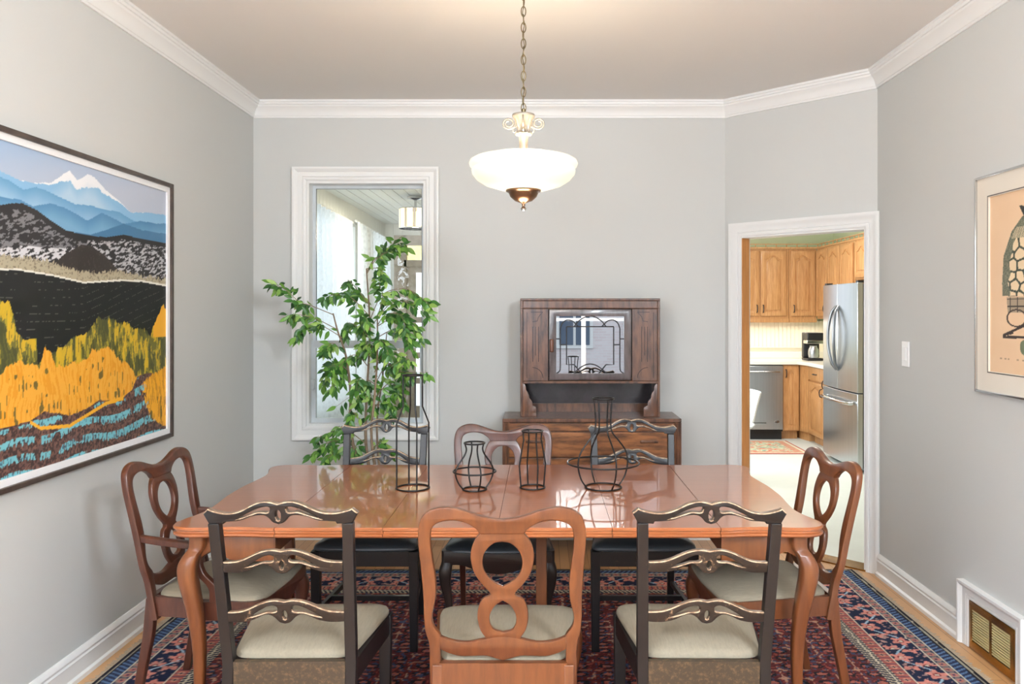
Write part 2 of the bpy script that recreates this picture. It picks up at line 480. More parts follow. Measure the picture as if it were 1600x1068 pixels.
crown = [(0, -0.108), (0.009, -0.108), (0.010, -0.097), (0.014, -0.094), (0.018, -0.075), (0.028, -0.055), (0.044, -0.040),
         (0.047, -0.030), (0.054, -0.028), (0.056, -0.016), (0.063, -0.013), (0.063, 0.0), (0, 0.0)]
path = [(XL, YF, ZC), (XL, YB, ZC), (AX, YB, ZC), (XR, BY, ZC), (XR, YF, ZC)]
struct(sweep(path, (0, 0, 1), crown, closed=True, flip=True).build('trim_5', M['trim'], ang=25))
base = [(0, 0), (0.026, 0), (0.026, 0.018), (0.016, 0.026), (0.016, 0.082), (0.019, 0.086), (0.014, 0.094), (0.017, 0.104), (0.012, 0.116), (0.006, 0.124), (0, 0.124)]
struct(sweep([(XL, YF, 0), (XL, YB, 0)], (0, 0, 1), base, flip=True).build('baseboard_left', M['trim'], ang=25))
struct(sweep([(XL, YB, 0), (AX + 0.01, YB, 0)], (0, 0, 1), base, flip=True).build('baseboard_back', M['trim'], ang=25))
struct(sweep([(XR, BY - 0.03, 0), (XR, 3.70, 0)], (0, 0, 1), base, flip=True).build('baseboard_right', M['trim'], ang=25))
struct(sweep([(XR, 3.19, 0), (XR, YF, 0)], (0, 0, 1), base, flip=True).build('baseboard_right', M['trim'], ang=25))

# --- back window
win = bpy.data.objects.new('window_1', None); C.objects.link(win); win.location = (0, YB, 0); struct(win)
wc = sweep([(WX0, 0, WZ0), (WX0, 0, WZ1), (WX1, 0, WZ1), (WX1, 0, WZ0)], (0, -1, 0), casing_prof(0.087, 0.026), closed=True, flip=False)
wc.build('window_casing', M['trim'], win, ang=25)
b = MB()
def rframe(b, x0, x1, z0, z1, y0, y1, w, m=0, wb=None, wt=None):
    wb = wb or w; wt = wt or w
    b.box(x0, x0 + w, y0, y1, z0, z1, m).box(x1 - w, x1, y0, y1, z0, z1, m)
    b.box(x0 + w, x1 - w, y0, y1, z0, z0 + wb, m).box(x0 + w, x1 - w, y0, y1, z1 - wt, z1, m)
rframe(b, WX0, WX1, WZ0, WZ1, 0.0, 0.14, 0.018)
b.build('window_frame', M['trim'], win)
b = MB(); rframe(b, WX0 + 0.018, WX1 - 0.018, 1.27, WZ1 - 0.018, 0.085, 0.11, 0.022)
up = b.build('upper_sash', M['sash'], win)
MB().box(WX0 + 0.035, WX1 - 0.035, 0.096, 0.099, 1.285, WZ1 - 0.035).build('glass_pane', M['glass'], up)
b = MB(); rframe(b, WX0 + 0.018, WX1 - 0.018, WZ0 + 0.018, 1.305, 0.05, 0.08, 0.03, wt=0.05)
lo = b.build('lower_sash', M['sash'], win)
MB().box(WX0 + 0.045, WX1 - 0.045, 0.064, 0.067, WZ0 + 0.045, 1.26).build('glass_pane', M['glass'], lo)
MB().box(WX0 + 0.016, WX0 + 0.042, 0.035, 0.05, 0.98, 1.05).build('latch', M['sash'], lo, bevel=0.003)
b = MB(); rframe(b, WX0 + 0.036, WX1 - 0.036, 1.29, WZ1 - 0.036, 0.088, 0.094, 0.006)
b.build('glazing_seal', M['dark'], win)

# --- front windows behind the camera (seen in the cabinet glass)
w2 = bpy.data.objects.new('window_2', None); C.objects.link(w2); w2.location = (0.1, YF - 0.08, 0); struct(w2)
b = MB(); rframe(b, -1.55, 1.55, 0.5, 2.5, -0.04, 0.04, 0.05)
for x in (-0.52, 0.52): b.box(x - 0.03, x + 0.03, -0.04, 0.04, 0.55, 2.45)
b.box(-1.5, 1.5, -0.03, 0.03, 1.36, 1.40)
b.build('window_frame', M['trim'], w2)
w3 = bpy.data.objects.new('window_3', None); C.objects.link(w3); w3.location = (XL - 0.08, -0.625, 0); struct(w3)
b = MB()
b.box(-0.04, 0.04, -0.775, -0.725, 0.6, 2.4).box(-0.04, 0.04, 0.725, 0.775, 0.6, 2.4).box(-0.04, 0.04, -0.725, 0.725, 0.6, 0.65).box(-0.04, 0.04, -0.725, 0.725, 2.35, 2.4).box(-0.03, 0.03, -0.725, 0.725, 1.48, 1.53)
b.build('window_frame', M['trim'], w3)

# --- street and building opposite, mirrored in the cabinet door
struct(MB().box(-30, 30, -40, -1.9, -0.9, -0.6).build('ground', M['asphalt']))
hb = thing('apartment_building', 'brick and grey building across the street, mirrored in the cabinet glass', 'building', (1.0, -14, -0.6))
bb = MB().box(-9, 9, -4, 0, 0, 2.6).build('wall', M['masonry'], hb)
MB().box(-9.2, 9.2, -4.1, 0.15, 2.6, 3.0).build('cornice', M['paneglass'], hb)
MB().box(-9, 9, -4, 0, 3.0, 5.2).build('upper_wall', M['siding'], hb)
for i in range(9):
    x = -8 + i * 2
    for z in (1.0, 3.4):
        wf = MB().box(x - 0.55, x + 0.55, 0.0, 0.05, z, z + 1.3).build('window_frame', M['trim'], hb)
        MB().box(x - 0.45, x - 0.04, 0.05, 0.07, z + 0.1, z + 1.2).box(x + 0.04, x + 0.45, 0.05, 0.07, z + 0.1, z + 1.2).build('pane', M['paneglass'], wf)
MB().box(-9.3, 9.3, -4.2, 0.3, 5.2, 5.5).build('roof', M['asphalt'], hb)

# ------------------------------------------------------------------ sunroom behind the window
SX0, SX1, SY1, SZ = -1.9, 0.95, 9.85, 2.57
struct(MB().box(SX0 - 0.1, SX1, 5.49, SY1 + 0.1, -0.1, 0).build('floor_sunroom', M['vinyl']))
b = MB()
b.box(SX0 - 0.1, SX1, 5.49, SY1 + 0.1, SZ, SZ + 0.08)
for i in range(28):
    x = SX0 + i * 0.1
    b.box(x + 0.004, x + 0.096, 5.50, SY1, SZ - 0.008, SZ)
struct(b.build('ceiling_sunroom', M['porchpaint']))
b = MB()
b.box(SX0 - 0.1, SX0, 5.49, SY1, 0, 0.7).box(SX0 - 0.1, SX0, 5.49, SY1, 2.36, SZ)
for y, w_ in ((5.49, 0.12), (5.95, 0.12), (8.30, 0.42), (9.68, 0.12)): b.box(SX0 - 0.1, SX0, y, y + w_, 0.7, 2.36)
for i in range(40): b.box(SX0, SX0 + 0.008, 5.5 + i * 0.11 + 0.004, 5.5 + i * 0.11 + 0.106, 2.38, SZ - 0.008)
struct(b.build('wall_sunroom_left', M['porchpaint']))
b = MB()
DX0, DX1 = -1.66, -0.62
b.box(SX0 - 0.1, DX0, SY1, SY1 + 0.1, 0, SZ).box(DX1, SX1, SY1, SY1 + 0.1, 0, SZ).box(DX0, DX1, SY1, SY1 + 0.1, 2.38, SZ)
for i in range(26): b.box(SX0 + i * 0.11 + 0.004, SX0 + i * 0.11 + 0.106, SY1 - 0.008, SY1, 2.38, SZ - 0.01)
struct(b.build('wall_sunroom_back', M['porchpaint']))
struct(MB().box(SX1, SX1 + 0.1, 5.49, 10.2, 0, 2.78).build('wall_sunroom_right', M['porchpaint']))
dr = bpy.data.objects.new('door_1', None); C.objects.link(dr); dr.location = (0, SY1, 0); struct(dr)
b = MB()
b.box(DX0 - 0.12, DX0 + 0.03, -0.03, 0.05, 0, 2.42).box(DX1 - 0.03, DX1 + 0.12, -0.03, 0.05, 0, 2.42)
b.box(DX0, DX1, -0.03, 0.05, 2.30, 2.42).box(DX0, DX1, -0.03, 0.05, 2.04, 2.12)
b.build('door_frame', M['porchwood'], dr)
b = MB()
b.box(DX0 + 0.03, DX0 + 0.14, -0.01, 0.04, 0, 2.04).box(DX1 - 0.14, DX1 - 0.03, -0.01, 0.04, 0, 2.04).box(DX0 + 0.14, DX1 - 0.14, -0.01, 0.04, 0, 0.35)
for z in (0.62, 0.93, 1.36, 1.97): b.box(DX0 + 0.14, DX1 - 0.14, -0.01, 0.04, z, z + 0.07)
for x in (-1.28, -1.0): b.box(x, x + 0.03, -0.005, 0.035, 0.35, 2.0)
b.build('door_leaf', M['porchwood'], dr)
MB().box(DX0 + 0.03, DX1 - 0.03, 0.012, 0.018, 2.12, 2.30).build('transom_pane', M['amber'], dr)['label'] = 'amber transom glass'


def curtain(y0, y1, label, ztop=2.38):
    n = 90; b = MB(); top = []; bot = []
    rings = []
    for i in range(n + 1):
        t = i / n; y = y0 + (y1 - y0) * t
        w = 0.028 * math.sin(t * 2 * PI * (y1 - y0) * 6.5) + 0.01 * math.sin(t * 47)
        rings.append([(-1.80 + w * 0.5, y, ztop - 0.03 * t), (-1.80 + w, y, 1.8), (-1.80 + w * 1.2, y, 1.1), (-1.80 + w * 1.4, y, 0.42)])
    v = [p for r in rings for p in r]; f = []
    for i in range(n):
        for j in range(3): f.append((i * 4 + j, (i + 1) * 4 + j, (i + 1) * 4 + j + 1, i * 4 + j + 1))
    b.add(v, f)
    root = thing('sheer_curtain', label, 'curtain', (0, 0, 0))
    b.build('curtain_fabric', M['lace'], root)
    MB().tube([(-1.81, y0 - 0.03, ztop + 0.005), (-1.81, y1 + 0.03, ztop - 0.025)], 0.012, 10).build('curtain_rod', M['plastic_w'], root)
    return root
curtain(5.62, 7.76, 'white lace sheer curtain nearer the dining room, seen through the window')
curtain(7.96, 9.60, 'white lace sheer curtain further off, beside the wooden porch door')

# sunroom ceiling lamp
sl = thing('drum_ceiling_lamp', 'striped glass drum lamp with chrome canopy on the sunroom ceiling', 'ceiling lamp', (-1.16, 7.5, 0))
MB().lathe([(0.0, SZ - 0.009), (0.075, SZ - 0.009), (0.075, SZ - 0.03), (0.03, SZ - 0.04), (0.012, SZ - 0.045), (0.012, 2.44), (0.0, 2.44)], 24).build('canopy', M['chrome'], sl)
M['lampglass'] = mat('lit_cream_glass', (250, 236, 205), 0.4, emis=(255, 226, 170), es=1.6)
M['lampband'] = mat('smoked_glass_strip', (176, 160, 140), 0.3, emis=(200, 180, 150), es=0.35)
b = MB()
for k in range(32):
    a0 = 2 * PI * k / 32 + 0.02; a1 = 2 * PI * (k + 1) / 32 - 0.02
    r0, r1 = 0.142, 0.150
    v = []
    for z in (2.268, 2.44):
        for (a, r) in ((a0, r1), (a1, r1), (a1, r0), (a0, r0)): v.append((r * math.cos(a), r * math.sin(a), z))
    b.add(v, [(0, 1, 2, 3), (7, 6, 5, 4), (0, 4, 5, 1), (1, 5, 6, 2), (2, 6, 7, 3), (3, 7, 4, 0)], 0 if k % 3 else 1)
b.build('glass_shade', [M['lampglass'], M['lampband']], sl)
for z in (2.262, 2.44):
    b = MB().lathe([(0.15, z), (0.153, z), (0.153, z + 0.009), (0.139, z + 0.009), (0.139, z), (0.15, z)], 40)
    if z < 2.4: b.build('shade_ring', M['chrome'], sl)
for a in (0, PI / 2): b.box(-0.145, 0.145, -0.006, 0.006, 2.442, 2.448, mx=Matrix.Rotation(a, 4, 'Z'))
b.build('shade_ring', M['chrome'], sl)
lamp('sunroom_bulb', 'POINT', (-1.16, 7.5, 2.22), 20, (1, 0.85, 0.65), size=0.04)

# ------------------------------------------------------------------ kitchen
KX0, KX1, KY1, KZ = 1.05, 3.65, 10.1, 2.78
b = MB().box(KX0, KX1 + 0.1, 5.49, KY1 + 0.1, -0.1, 0)
# wedge of kitchen floor behind the diagonal wall
q = [(1.285, 5.41, 0), (1.995, 4.70, 0), (3.75, 4.70, 0), (3.75, 5.49, 0), (1.285, 5.49, 0)]
b.add([(x, y, z - 0.1) for x, y, z in q] + q, [(4, 3, 2, 1, 0), (5, 6, 7, 8, 9)] + [(i, (i + 1) % 5, 5 + (i + 1) % 5, 5 + i) for i in range(5)])
for v_ in range(len(b.v)): pass
kf = b.build('floor_kitchen', M['vinyl']); struct(kf); kf.location.z = 0.001
pk = [(1.05, 5.49), (1.215, 5.49), (2.0, 4.72), (3.75, 4.72), (3.75, 10.2), (1.05, 10.2)]
struct(MB().add([(x, y, KZ) for x, y in pk] + [(x, y, KZ + 0.1) for x, y in pk], [(5, 4, 3, 2, 1, 0), (6, 7, 8, 9, 10, 11)] + [(i, (i + 1) % 6, 6 + (i + 1) % 6, 6 + i) for i in range(6)]).build('ceiling_kitchen', M['ceil']))
struct(MB().box(KX0, 1.35, KY1, KY1 + 0.1, 0, KZ).box(2.24, KX1 + 0.1, KY1, KY1 + 0.1, 0, KZ).box(1.35, 2.24, KY1, KY1 + 0.1, 0, 1.05).box(1.35, 2.24, KY1, KY1 + 0.1, 2.3, KZ).build('wall_kitchen_back', M['green']))
w4 = bpy.data.objects.new('added_window', None); C.objects.link(w4); w4.location = (0, KY1, 0); struct(w4)  # unseen window, added so the fridge mirrors bright daylight
b = MB(); rframe(b, 1.35, 2.24, 1.05, 2.3, 0.0, 0.09, 0.04); b.box(1.775, 1.805, 0.02, 0.07, 1.09, 2.26); b.build('window_frame', M['trim'], w4)
portal((1.8, KY1 - 0.02, 1.68), (-PI / 2, 0, 0), 0.9, 1.25)
struct(MB().box(KX1, KX1 + 0.1, 7.4, KY1, 0, KZ).build('wall_kitchen_right', M['green']))
struct(MB().box(KX1, KX1 + 0.1, 4.6, 7.4, 0, KZ).build('wall_kitchen_right', mat('tan_fridge_reflection', (190, 172, 134), 0.8)))  # unseen stretch, coloured tan for its reflection on the fridge side
struct(MB().box(2.05, 3.65, 4.60, 4.70, 0, KZ).build('wall_kitchen_front', M['wall']))
b = MB().box(2.25, 3.64, 10.08, 10.1, 0.92, 1.38)
for i in range(27): b.box(2.26 + i * 0.05, 2.305 + i * 0.05, 10.074, 10.08, 1.06, 1.38)
b.box(2.25, 3.30, 10.05, 10.08, 1.045, 1.06)
struct(b.build('trim_6', M['bead']))


def arch_panel(w, h, cx, cz, depth=0.012, arch=True):
    """raised cathedral panel outline, local x/z"""
    x0, x1 = cx - w / 2, cx + w / 2; z0, z1 = cz - h / 2, cz + h / 2
    pts = [(x0, z0), (x1, z0), (x1, z1 - (0.05 if arch else 0))]
    if arch:
        for t in (0.08, 0.16, 0.3, 0.4, 0.5, 0.6, 0.7, 0.84, 0.92):
            k = 0.5 - 0.5 * math.cos(2 * PI * min(max((t - 0.08) / 0.84, 0), 1))
            pts.append((x1 - (x1 - x0) * t, z1 - 0.05 + 0.05 * k))
    pts.append((x0, z1 - (0.05 if arch else 0)))
    return pts


def cab_door(parent, mx, w, h, handle=None, arch=True, name='door', hor=False):
    """door in local frame: x width from 0, z height from 0, y=0 outer face pointing -y; mx places it"""
    b = MB(); g = 0.003
    v, f, _ = plate([(g, g), (w - g, g), (w - g, h - g), (g, h - g)], [arch_panel(w - 0.11, h - 0.11, w / 2, h / 2, arch=arch)] if h > 0.2 else [], 0.02, 0.002)
    b.add(v, f, 0, mx @ Matrix.Translation((0, 0.01, 0)))
    if h > 0.2:
        b.box(0.02, w - 0.02, 0.010, 0.018, 0.02, h - 0.02, 0, mx)
        v, f, _ = plate(arch_panel(w - 0.15, h - 0.15, w / 2, h / 2, arch=arch), [], 0.014, 0.005)
        b.add(v, f, 0, mx @ Matrix.Translation((0, 0.007, 0)))
    d = b.build(name, M['oak'], parent)
    if handle:
        hx, hz = handle; L = 0.045
        pth = [(-L, 0, 0), (-L * 0.8, -0.022, 0), (0, -0.03, 0), (L * 0.8, -0.022, 0), (L, 0, 0)]
        if not hor: pth = [(0, y, x) for x, y, z in pth]
        MB().tube([tuple(Vector(p) + Vector((hx, 0, hz))) for p in smooth_pts(pth, 4)], 0.006, 8, mx=mx).build('handle', M['dark'], d)
    return d


T = Matrix.Translation
RIGHT = Matrix.Rotation(-PI / 2, 4, 'Z')     # local -y (outer face) -> world -x
# upper cabinets, back run
def upper_unit(label, x0, x1, doors):
    u = thing('wall_cabinet', label, 'cabinet', (x0, 9.79, 1.41), 0)
    w = x1 - x0
    MB().box(0, w, 0.0, 0.30, 0, 0.84).box(0, w, -0.015, 0.02, -0.045, 0.0).build('body', M['oak'], u)
    for (a, b_, hs) in doors: cab_door(u, T((a, -0.022, 0.03)), b_ - a, 0.79, (hs, 0.09))
    return u
upper_unit('oak wall cabinet with two arched doors above the dishwasher', 2.29, 2.995, [(0.03, 0.345, 0.285), (0.36, 0.675, 0.03)])
upper_unit('oak wall cabinet with single arched door in the kitchen corner', 3.0, 3.33, [(0.015, 0.315, 0.035)])
ur = thing('wall_cabinet', 'oak wall cabinet with arched doors facing left beside the fridge', 'cabinet', (3.30, 9.78, 1.41), 0)
MB().box(0.035, 0.34, -1.19, 0.0, 0, 0.84).build('body', M['oak'], ur)
for k in range(3): cab_door(ur, T((0.013 + 0.02, -0.02 - k * 0.385, 0.03)) @ RIGHT @ T((0, -0.022, 0)), 0.37, 0.79, (0.035 if k % 2 else 0.335, 0.09))
uf = thing('wall_cabinet', 'short oak wall cabinet above the steel fridge', 'cabinet', (3.30, 8.575, 1.83), 0)
MB().box(0.035, 0.34, -1.13, 0.0, 0, 0.42).build('body', M['oak'], uf)
for k in range(3): cab_door(uf, T((0.033, -0.01 - k * 0.37, 0.02)) @ RIGHT @ T((0, -0.022, 0)), 0.36, 0.38, None)
# spindle rail on top of the cabinets
gr = thing('gallery_rail', 'low spindled oak rail along the cabinet tops', 'rail', (2.3, 9.77, 2.252), 0)
b = MB().box(0, 1.03, -0.01, 0.02, 0, 0.02)
b.box(1.03 - 0.0, 1.06, -2.3, 0.02, 0, 0.02); b.build('base_strip', M['oak'], gr)
b = MB().box(0, 1.03, -0.005, 0.015, 0.052, 0.060).box(1.035, 1.055, -2.3, 0.015, 0.052, 0.060); b.build('top_strip', M['oak'], gr)
SPN = [(0.004, 0.02), (0.007, 0.028), (0.004, 0.036), (0.007, 0.044), (0.004, 0.052)]
for i in range(9): MB().lathe(SPN, 8, (0.04 + i * 0.125, 0.005, 0)).build('spindle', M['oak'], gr)
for i in range(18): MB().lathe(SPN, 8, (1.045, -0.12 - i * 0.125, 0)).build('spindle', M['oak'], gr)

# base cabinets
bc = thing('base_cabinet', 'oak base cabinet with arched door beside the dishwasher', 'cabinet', (2.83, 9.47, 0), 0)
MB().box(0, 0.19, 0.02, 0.6, 0.10, 0.875).box(0.0, 0.19, 0.08, 0.6, 0.001, 0.10).build('body', M['oak'], bc)
cab_door(bc, T((0.0, 0, 0.105)), 0.19, 0.765, (0.035, 0.67))
bk = thing('base_cabinet', 'oak corner base cabinet with narrow angled door', 'cabinet', (3.03, 9.47, 0), 0)
b = MB()
pl = [(0.0, 0.02), (0.04, -0.155), (0.61, -0.155), (0.61, 0.6), (0.0, 0.6)]
for z0_, z1_, off in ((0.10, 0.875, 0), (0.001, 0.10, 0.03)):
    b.add([(x + off * (i < 2), y + off * (i < 2), z0_) for i, (x, y) in enumerate(pl)] + [(x + off * (i < 2), y + off * (i < 2), z1_) for i, (x, y) in enumerate(pl)],
          [(4, 3, 2, 1, 0), (5, 6, 7, 8, 9)] + [(i, (i + 1) % 5, 5 + (i + 1) % 5, 5 + i) for i in range(5)])
b.build('body', M['oak'], bk)
ang = math.atan2(-0.18, 0.04)
cab_door(bk, T((0.002, -0.004, 0.105)) @ Matrix.Rotation(ang, 4, 'Z'), 0.18, 0.765, None)
br = thing('base_cabinet', 'oak base cabinet with drawer over arched door, left of the fridge', 'cabinet', (3.06, 9.29, 0), 0)
MB().box(0.02, 0.58, -0.88, 0.0, 0.10, 0.875).box(0.08, 0.58, -0.88, 0.0, 0.001, 0.10).build('body', M['oak'], br)
cab_door(br, T((0.0, -0.01, 0.72)) @ RIGHT, 0.50, 0.15, (0.25, 0.075), arch=False, name='drawer', hor=True)
cab_door(br, T((0.0, -0.01, 0.105)) @ RIGHT, 0.50, 0.60, (0.46, 0.5))
cab_door(br, T((0.0, -0.52, 0.105)) @ RIGHT, 0.35, 0.765, (0.035, 0.6))
# countertop
b = MB()
pl = [(1.60, 9.44), (2.99, 9.44), (3.03, 9.27), (3.03, 8.41), (3.645, 8.41), (3.645, 10.09), (1.60, 10.09)]
n = len(pl)
b.add([(x, y, 0.877) for x, y in pl] + [(x, y, 0.917) for x, y in pl], [tuple(range(n - 1, -1, -1)), tuple(range(n, 2 * n))] + [(i, (i + 1) % n, n + (i + 1) % n, n + i) for i in range(n)])
b.box(1.6, 3.645, 10.045, 10.075, 0.917, 1.0)
tag(b.build('countertop', M['counter'], bevel=0.006), 'cream L shaped laminate kitchen countertop over the oak base cabinets', 'countertop')
# dishwasher
dw = thing('dishwasher', 'stainless steel dishwasher with bar handle in the oak base run', 'dishwasher', (2.225, 9.45, 0), 0)
MB().box(0, 0.595, 0.0, 0.58, 0.10, 0.872).build('body', M['dark'], dw)
d = MB().box(0.003, 0.592, -0.03, 0.0, 0.125, 0.865).build('door', M['steel'], dw, bevel=0.006)
MB().tube([(0.05, -0.03, 0.80), (0.05, -0.07, 0.80), (0.545, -0.07, 0.80), (0.545, -0.03, 0.80)], 0.011, 10).build('handle', M['chrome'], d)
MB().box(0.24, 0.40, -0.032, -0.03, 0.19, 0.215).box(0.245, 0.395, -0.0325, -0.032, 0.195, 0.21, 1).build('badge', [M['chrome'], M['steel_dk']], d)
b = MB().lathe([(0.0, 0.0), (0.03, 0.0), (0.026, 0.004), (0.0, 0.004)], 20, mx=T((0.52, -0.03, 0.215)) @ Matrix.Rotation(PI / 2, 4, 'X') @ Matrix.Scale(0.5, 4, (0, 1, 0)))
b.build('badge', M['chrome'], d)
MB().box(0.0, 0.595, 0.04, 0.3, 0.002, 0.10).build('toe_kick', M['dark'], dw)
db = thing('base_cabinet', 'oak base cabinet on the dishwasher\'s left, mostly behind the doorway edge', 'cabinet', (1.65, 9.47, 0), 0)
MB().box(0, 0.57, 0.02, 0.6, 0.10, 0.875).box(0.0, 0.57, 0.08, 0.6, 0.001, 0.10).build('body', M['oak'], db)
cab_door(db, T((0.0, 0, 0.105)), 0.57, 0.765, (0.53, 0.67))

# fridge (faces -x)
fr = thing('fridge', 'stainless steel french door fridge with curved bar handles', 'fridge', (2.90, 7.92, 0), 0)
MB().box(0.075, 0.74, -0.455, 0.455, 0.03, 1.755).box(0.12, 0.7, -0.42, 0.42, 0.002, 0.03).build('body', M['steel_dk'], fr, bevel=0.004)
for s, nm in ((1, 'door'), (-1, 'door')):
    y0, y1 = (0.003, 0.455) if s > 0 else (-0.455, -0.003)
    # bowed door face
    rings = []
    for k in range(9):
        y = y0 + (y1 - y0) * k / 8; bow = 0.022 * (1 - (y / 0.47) ** 2)
        rings.append([(0.02 - bow, y, 0.745), (0.07, y, 0.745), (0.07, y, 1.765), (0.02 - bow, y, 1.765)])
    d = MB().loft(rings).build('door', M['steel'], fr, bevel=0.004)
    yy = 0.045 * s
    h = []
    for k in range(13):
        t = k / 12; h.append((-0.012 - 0.055 * math.sin(PI * t) ** 0.6 - 0.0, yy + s * 0.05 * (math.sin(PI * t) - 0.3), 0.93 + 0.62 * t))
    h[0] = (0.0, h[0][1], h[0][2]); h[-1] = (0.0, h[-1][1], h[-1][2])
    MB().tube(h, 0.015, 10).build('handle', M['steel_dk'], d)
rings = []
for k in range(13):
    y = -0.455 + 0.91 * k / 12; bow = 0.022 * (1 - (y / 0.47) ** 2)
    rings.append([(0.02 - bow, y, 0.05), (0.07, y, 0.05), (0.07, y, 0.735), (0.02 - bow, y, 0.735)])
d = MB().loft(rings).build('freezer_drawer', M['steel'], fr, bevel=0.004)
MB().tube([(0.0, -0.38, 0.64), (-0.03, -0.38, 0.64), (-0.05, -0.2, 0.64), (-0.055, 0, 0.64), (-0.05, 0.2, 0.64), (-0.03, 0.36, 0.64), (0.0, 0.36, 0.64)], 0.016, 10).build('handle', M['chrome'], d)
MB().box(0.03, 0.09, -0.44, -0.38, 1.765, 1.785).box(0.03, 0.09, 0.38, 0.44, 1.765, 1.785).build('hinge_cover', M['dark'], fr)

# coffee maker
cm = thing('coffee_maker', 'black and chrome coffee maker on the kitchen counter by the fridge', 'coffee maker', (3.22, 9.62, 0.918), 0)
MB().box(-0.09, 0.10, -0.11, 0.11, 0, 0.03).build('base', M['dark'], cm, bevel=0.01)
MB().box(-0.09, 0.10, 0.03, 0.11, 0.03, 0.33).build('tower', M['dark'], cm, bevel=0.01)
MB().box(-0.09, 0.10, -0.11, 0.03, 0.23, 0.33).build('brew_head', M['dark'], cm, bevel=0.01)
MB().box(-0.093, 0.103, -0.113, 0.03, 0.20, 0.24).build('chrome_band', M['chrome'], cm, bevel=0.004)
MB().lathe([(0.0, 0.033), (0.055, 0.033), (0.062, 0.08), (0.058, 0.13), (0.04, 0.165), (0.045, 0.175), (0.0, 0.175)], 24, (0, -0.045, 0)).build('carafe', M['steel'], cm)

# white shell chair in the kitchen
kc = thing('shell_chair', 'white moulded shell chair just inside the kitchen doorway', 'chair', (1.74, 7.25, 0.001), 0)
rings = []
prof = [(-0.22, 0.44), (-0.2, 0.455), (-0.1, 0.44), (0.02, 0.435), (0.10, 0.46), (0.145, 0.53), (0.17, 0.62), (0.19, 0.70), (0.215, 0.785)]
for i, (x, z) in enumerate(smooth_pts([(p[0], 0, p[1]) for p in prof], 3).__iter__() and [(p.x, p.z) for p in smooth_pts([(p[0], 0, p[1]) for p in prof], 3)]):
    row = []
    for k in range(13):
        t = -1 + 2 * k / 12
        t0_ = i / 24
        lift = 0.05 * t * t * (1 - abs(t0_ - 0.4)); half = 0.22 - 0.04 * max(0, t0_ - 0.6)
        row.append((x - (0.05 * t * t if t0_ > 0.55 else 0), half * t, z + lift * (1 if t0_ < 0.6 else 0.3)))
    rings.append(row + [(p[0] + 0.004, p[1], p[2] - 0.008) for p in row[::-1]])
MB().loft(rings).build('seat_shell', M['plastic_w'], kc)
for sx in (-1, 1):
    for sy in (-1, 1):
        MB().tube([(0.08 * sx - 0.03, 0.08 * sy, 0.43), (0.14 * sx - 0.06, 0.16 * sy, 0.0)], [0.014, 0.009], 10).build('leg', M['chrome'], kc)


# ------------------------------------------------------------------ painted grids
def vnoise(x, y, seed=0):
    """smooth value noise on numpy arrays"""
    rs = np.random.RandomState(seed); tb = rs.rand(256, 256)
    xi = np.floor(x).astype(int); yi = np.floor(y).astype(int); fx = x - xi; fy = y - yi
    fx = fx * fx * (3 - 2 * fx); fy = fy * fy * (3 - 2 * fy)
    g = lambda a, b_: tb[a % 256, b_ % 256]
    return (g(xi, yi) * (1 - fx) + g(xi + 1, yi) * fx) * (1 - fy) + (g(xi, yi + 1) * (1 - fx) + g(xi + 1, yi + 1) * fx) * fy


def fbm(x, y, seed=0, o=4):
    s = 0; a = 0.5
    for k in range(o):
        s = s + a * vnoise(x * 2 ** k, y * 2 ** k, seed + k); a *= 0.5
    return s


def grid_obj(name, P00, U, V, nu, nv_, colfn, material, parent=None, thick=None, solid=None):
    """grid spanned by U,V from P00; colfn(u,v in metres)->rgb 0..255 arrays"""
    U = np.array(U, float); V = np.array(V, float); P00 = np.array(P00, float)
    us = np.linspace(0, 1, nu + 1); vs = np.linspace(0, 1, nv_ + 1)
    uu, vv = np.meshgrid(us, vs)
    P = P00 + uu[..., None] * U + vv[..., None] * V
    col = colfn(uu * np.linalg.norm(U), vv * np.linalg.norm(V)) / 255.0
    col = np.where(col <= 0.04045, col / 12.92, ((np.clip(col, 0, 1) + 0.055) / 1.055) ** 2.4)
    me = bpy.data.meshes.new(name)
    nvt = (nu + 1) * (nv_ + 1)
    me.vertices.add(nvt); me.vertices.foreach_set('co', P.reshape(-1))
    i = np.arange(nvt).reshape(nv_ + 1, nu + 1)
    q_ = np.stack([i[:-1, :-1], i[:-1, 1:], i[1:, 1:], i[1:, :-1]], -1).reshape(-1, 4)
    me.loops.add(q_.size); me.loops.foreach_set('vertex_index', q_.reshape(-1))
    me.polygons.add(len(q_)); me.polygons.foreach_set('loop_start', np.arange(0, q_.size, 4)); me.polygons.foreach_set('loop_total', np.full(len(q_), 4))
    at = me.color_attributes.new('pigment', 'FLOAT_COLOR', 'POINT')
    at.data.foreach_set('color', np.concatenate([col.reshape(-1, 3), np.ones((nvt, 1))], 1).reshape(-1).astype(np.float32))
    me.materials.append(material); me.update(calc_edges=True); me.validate()
    o = bpy.data.objects.new(name, me); C.objects.link(o)
    if parent is not None: o.parent = parent
    return o


def ip(x, pts):
    a = np.array(pts, float); return np.interp(x, a[:, 0], a[:, 1])


def mixc(c, mask, rgb):
    m_ = np.clip(mask, 0, 1)[..., None]
    rgb = np.asarray(rgb, float)
    return c * (1 - m_) + rgb * m_


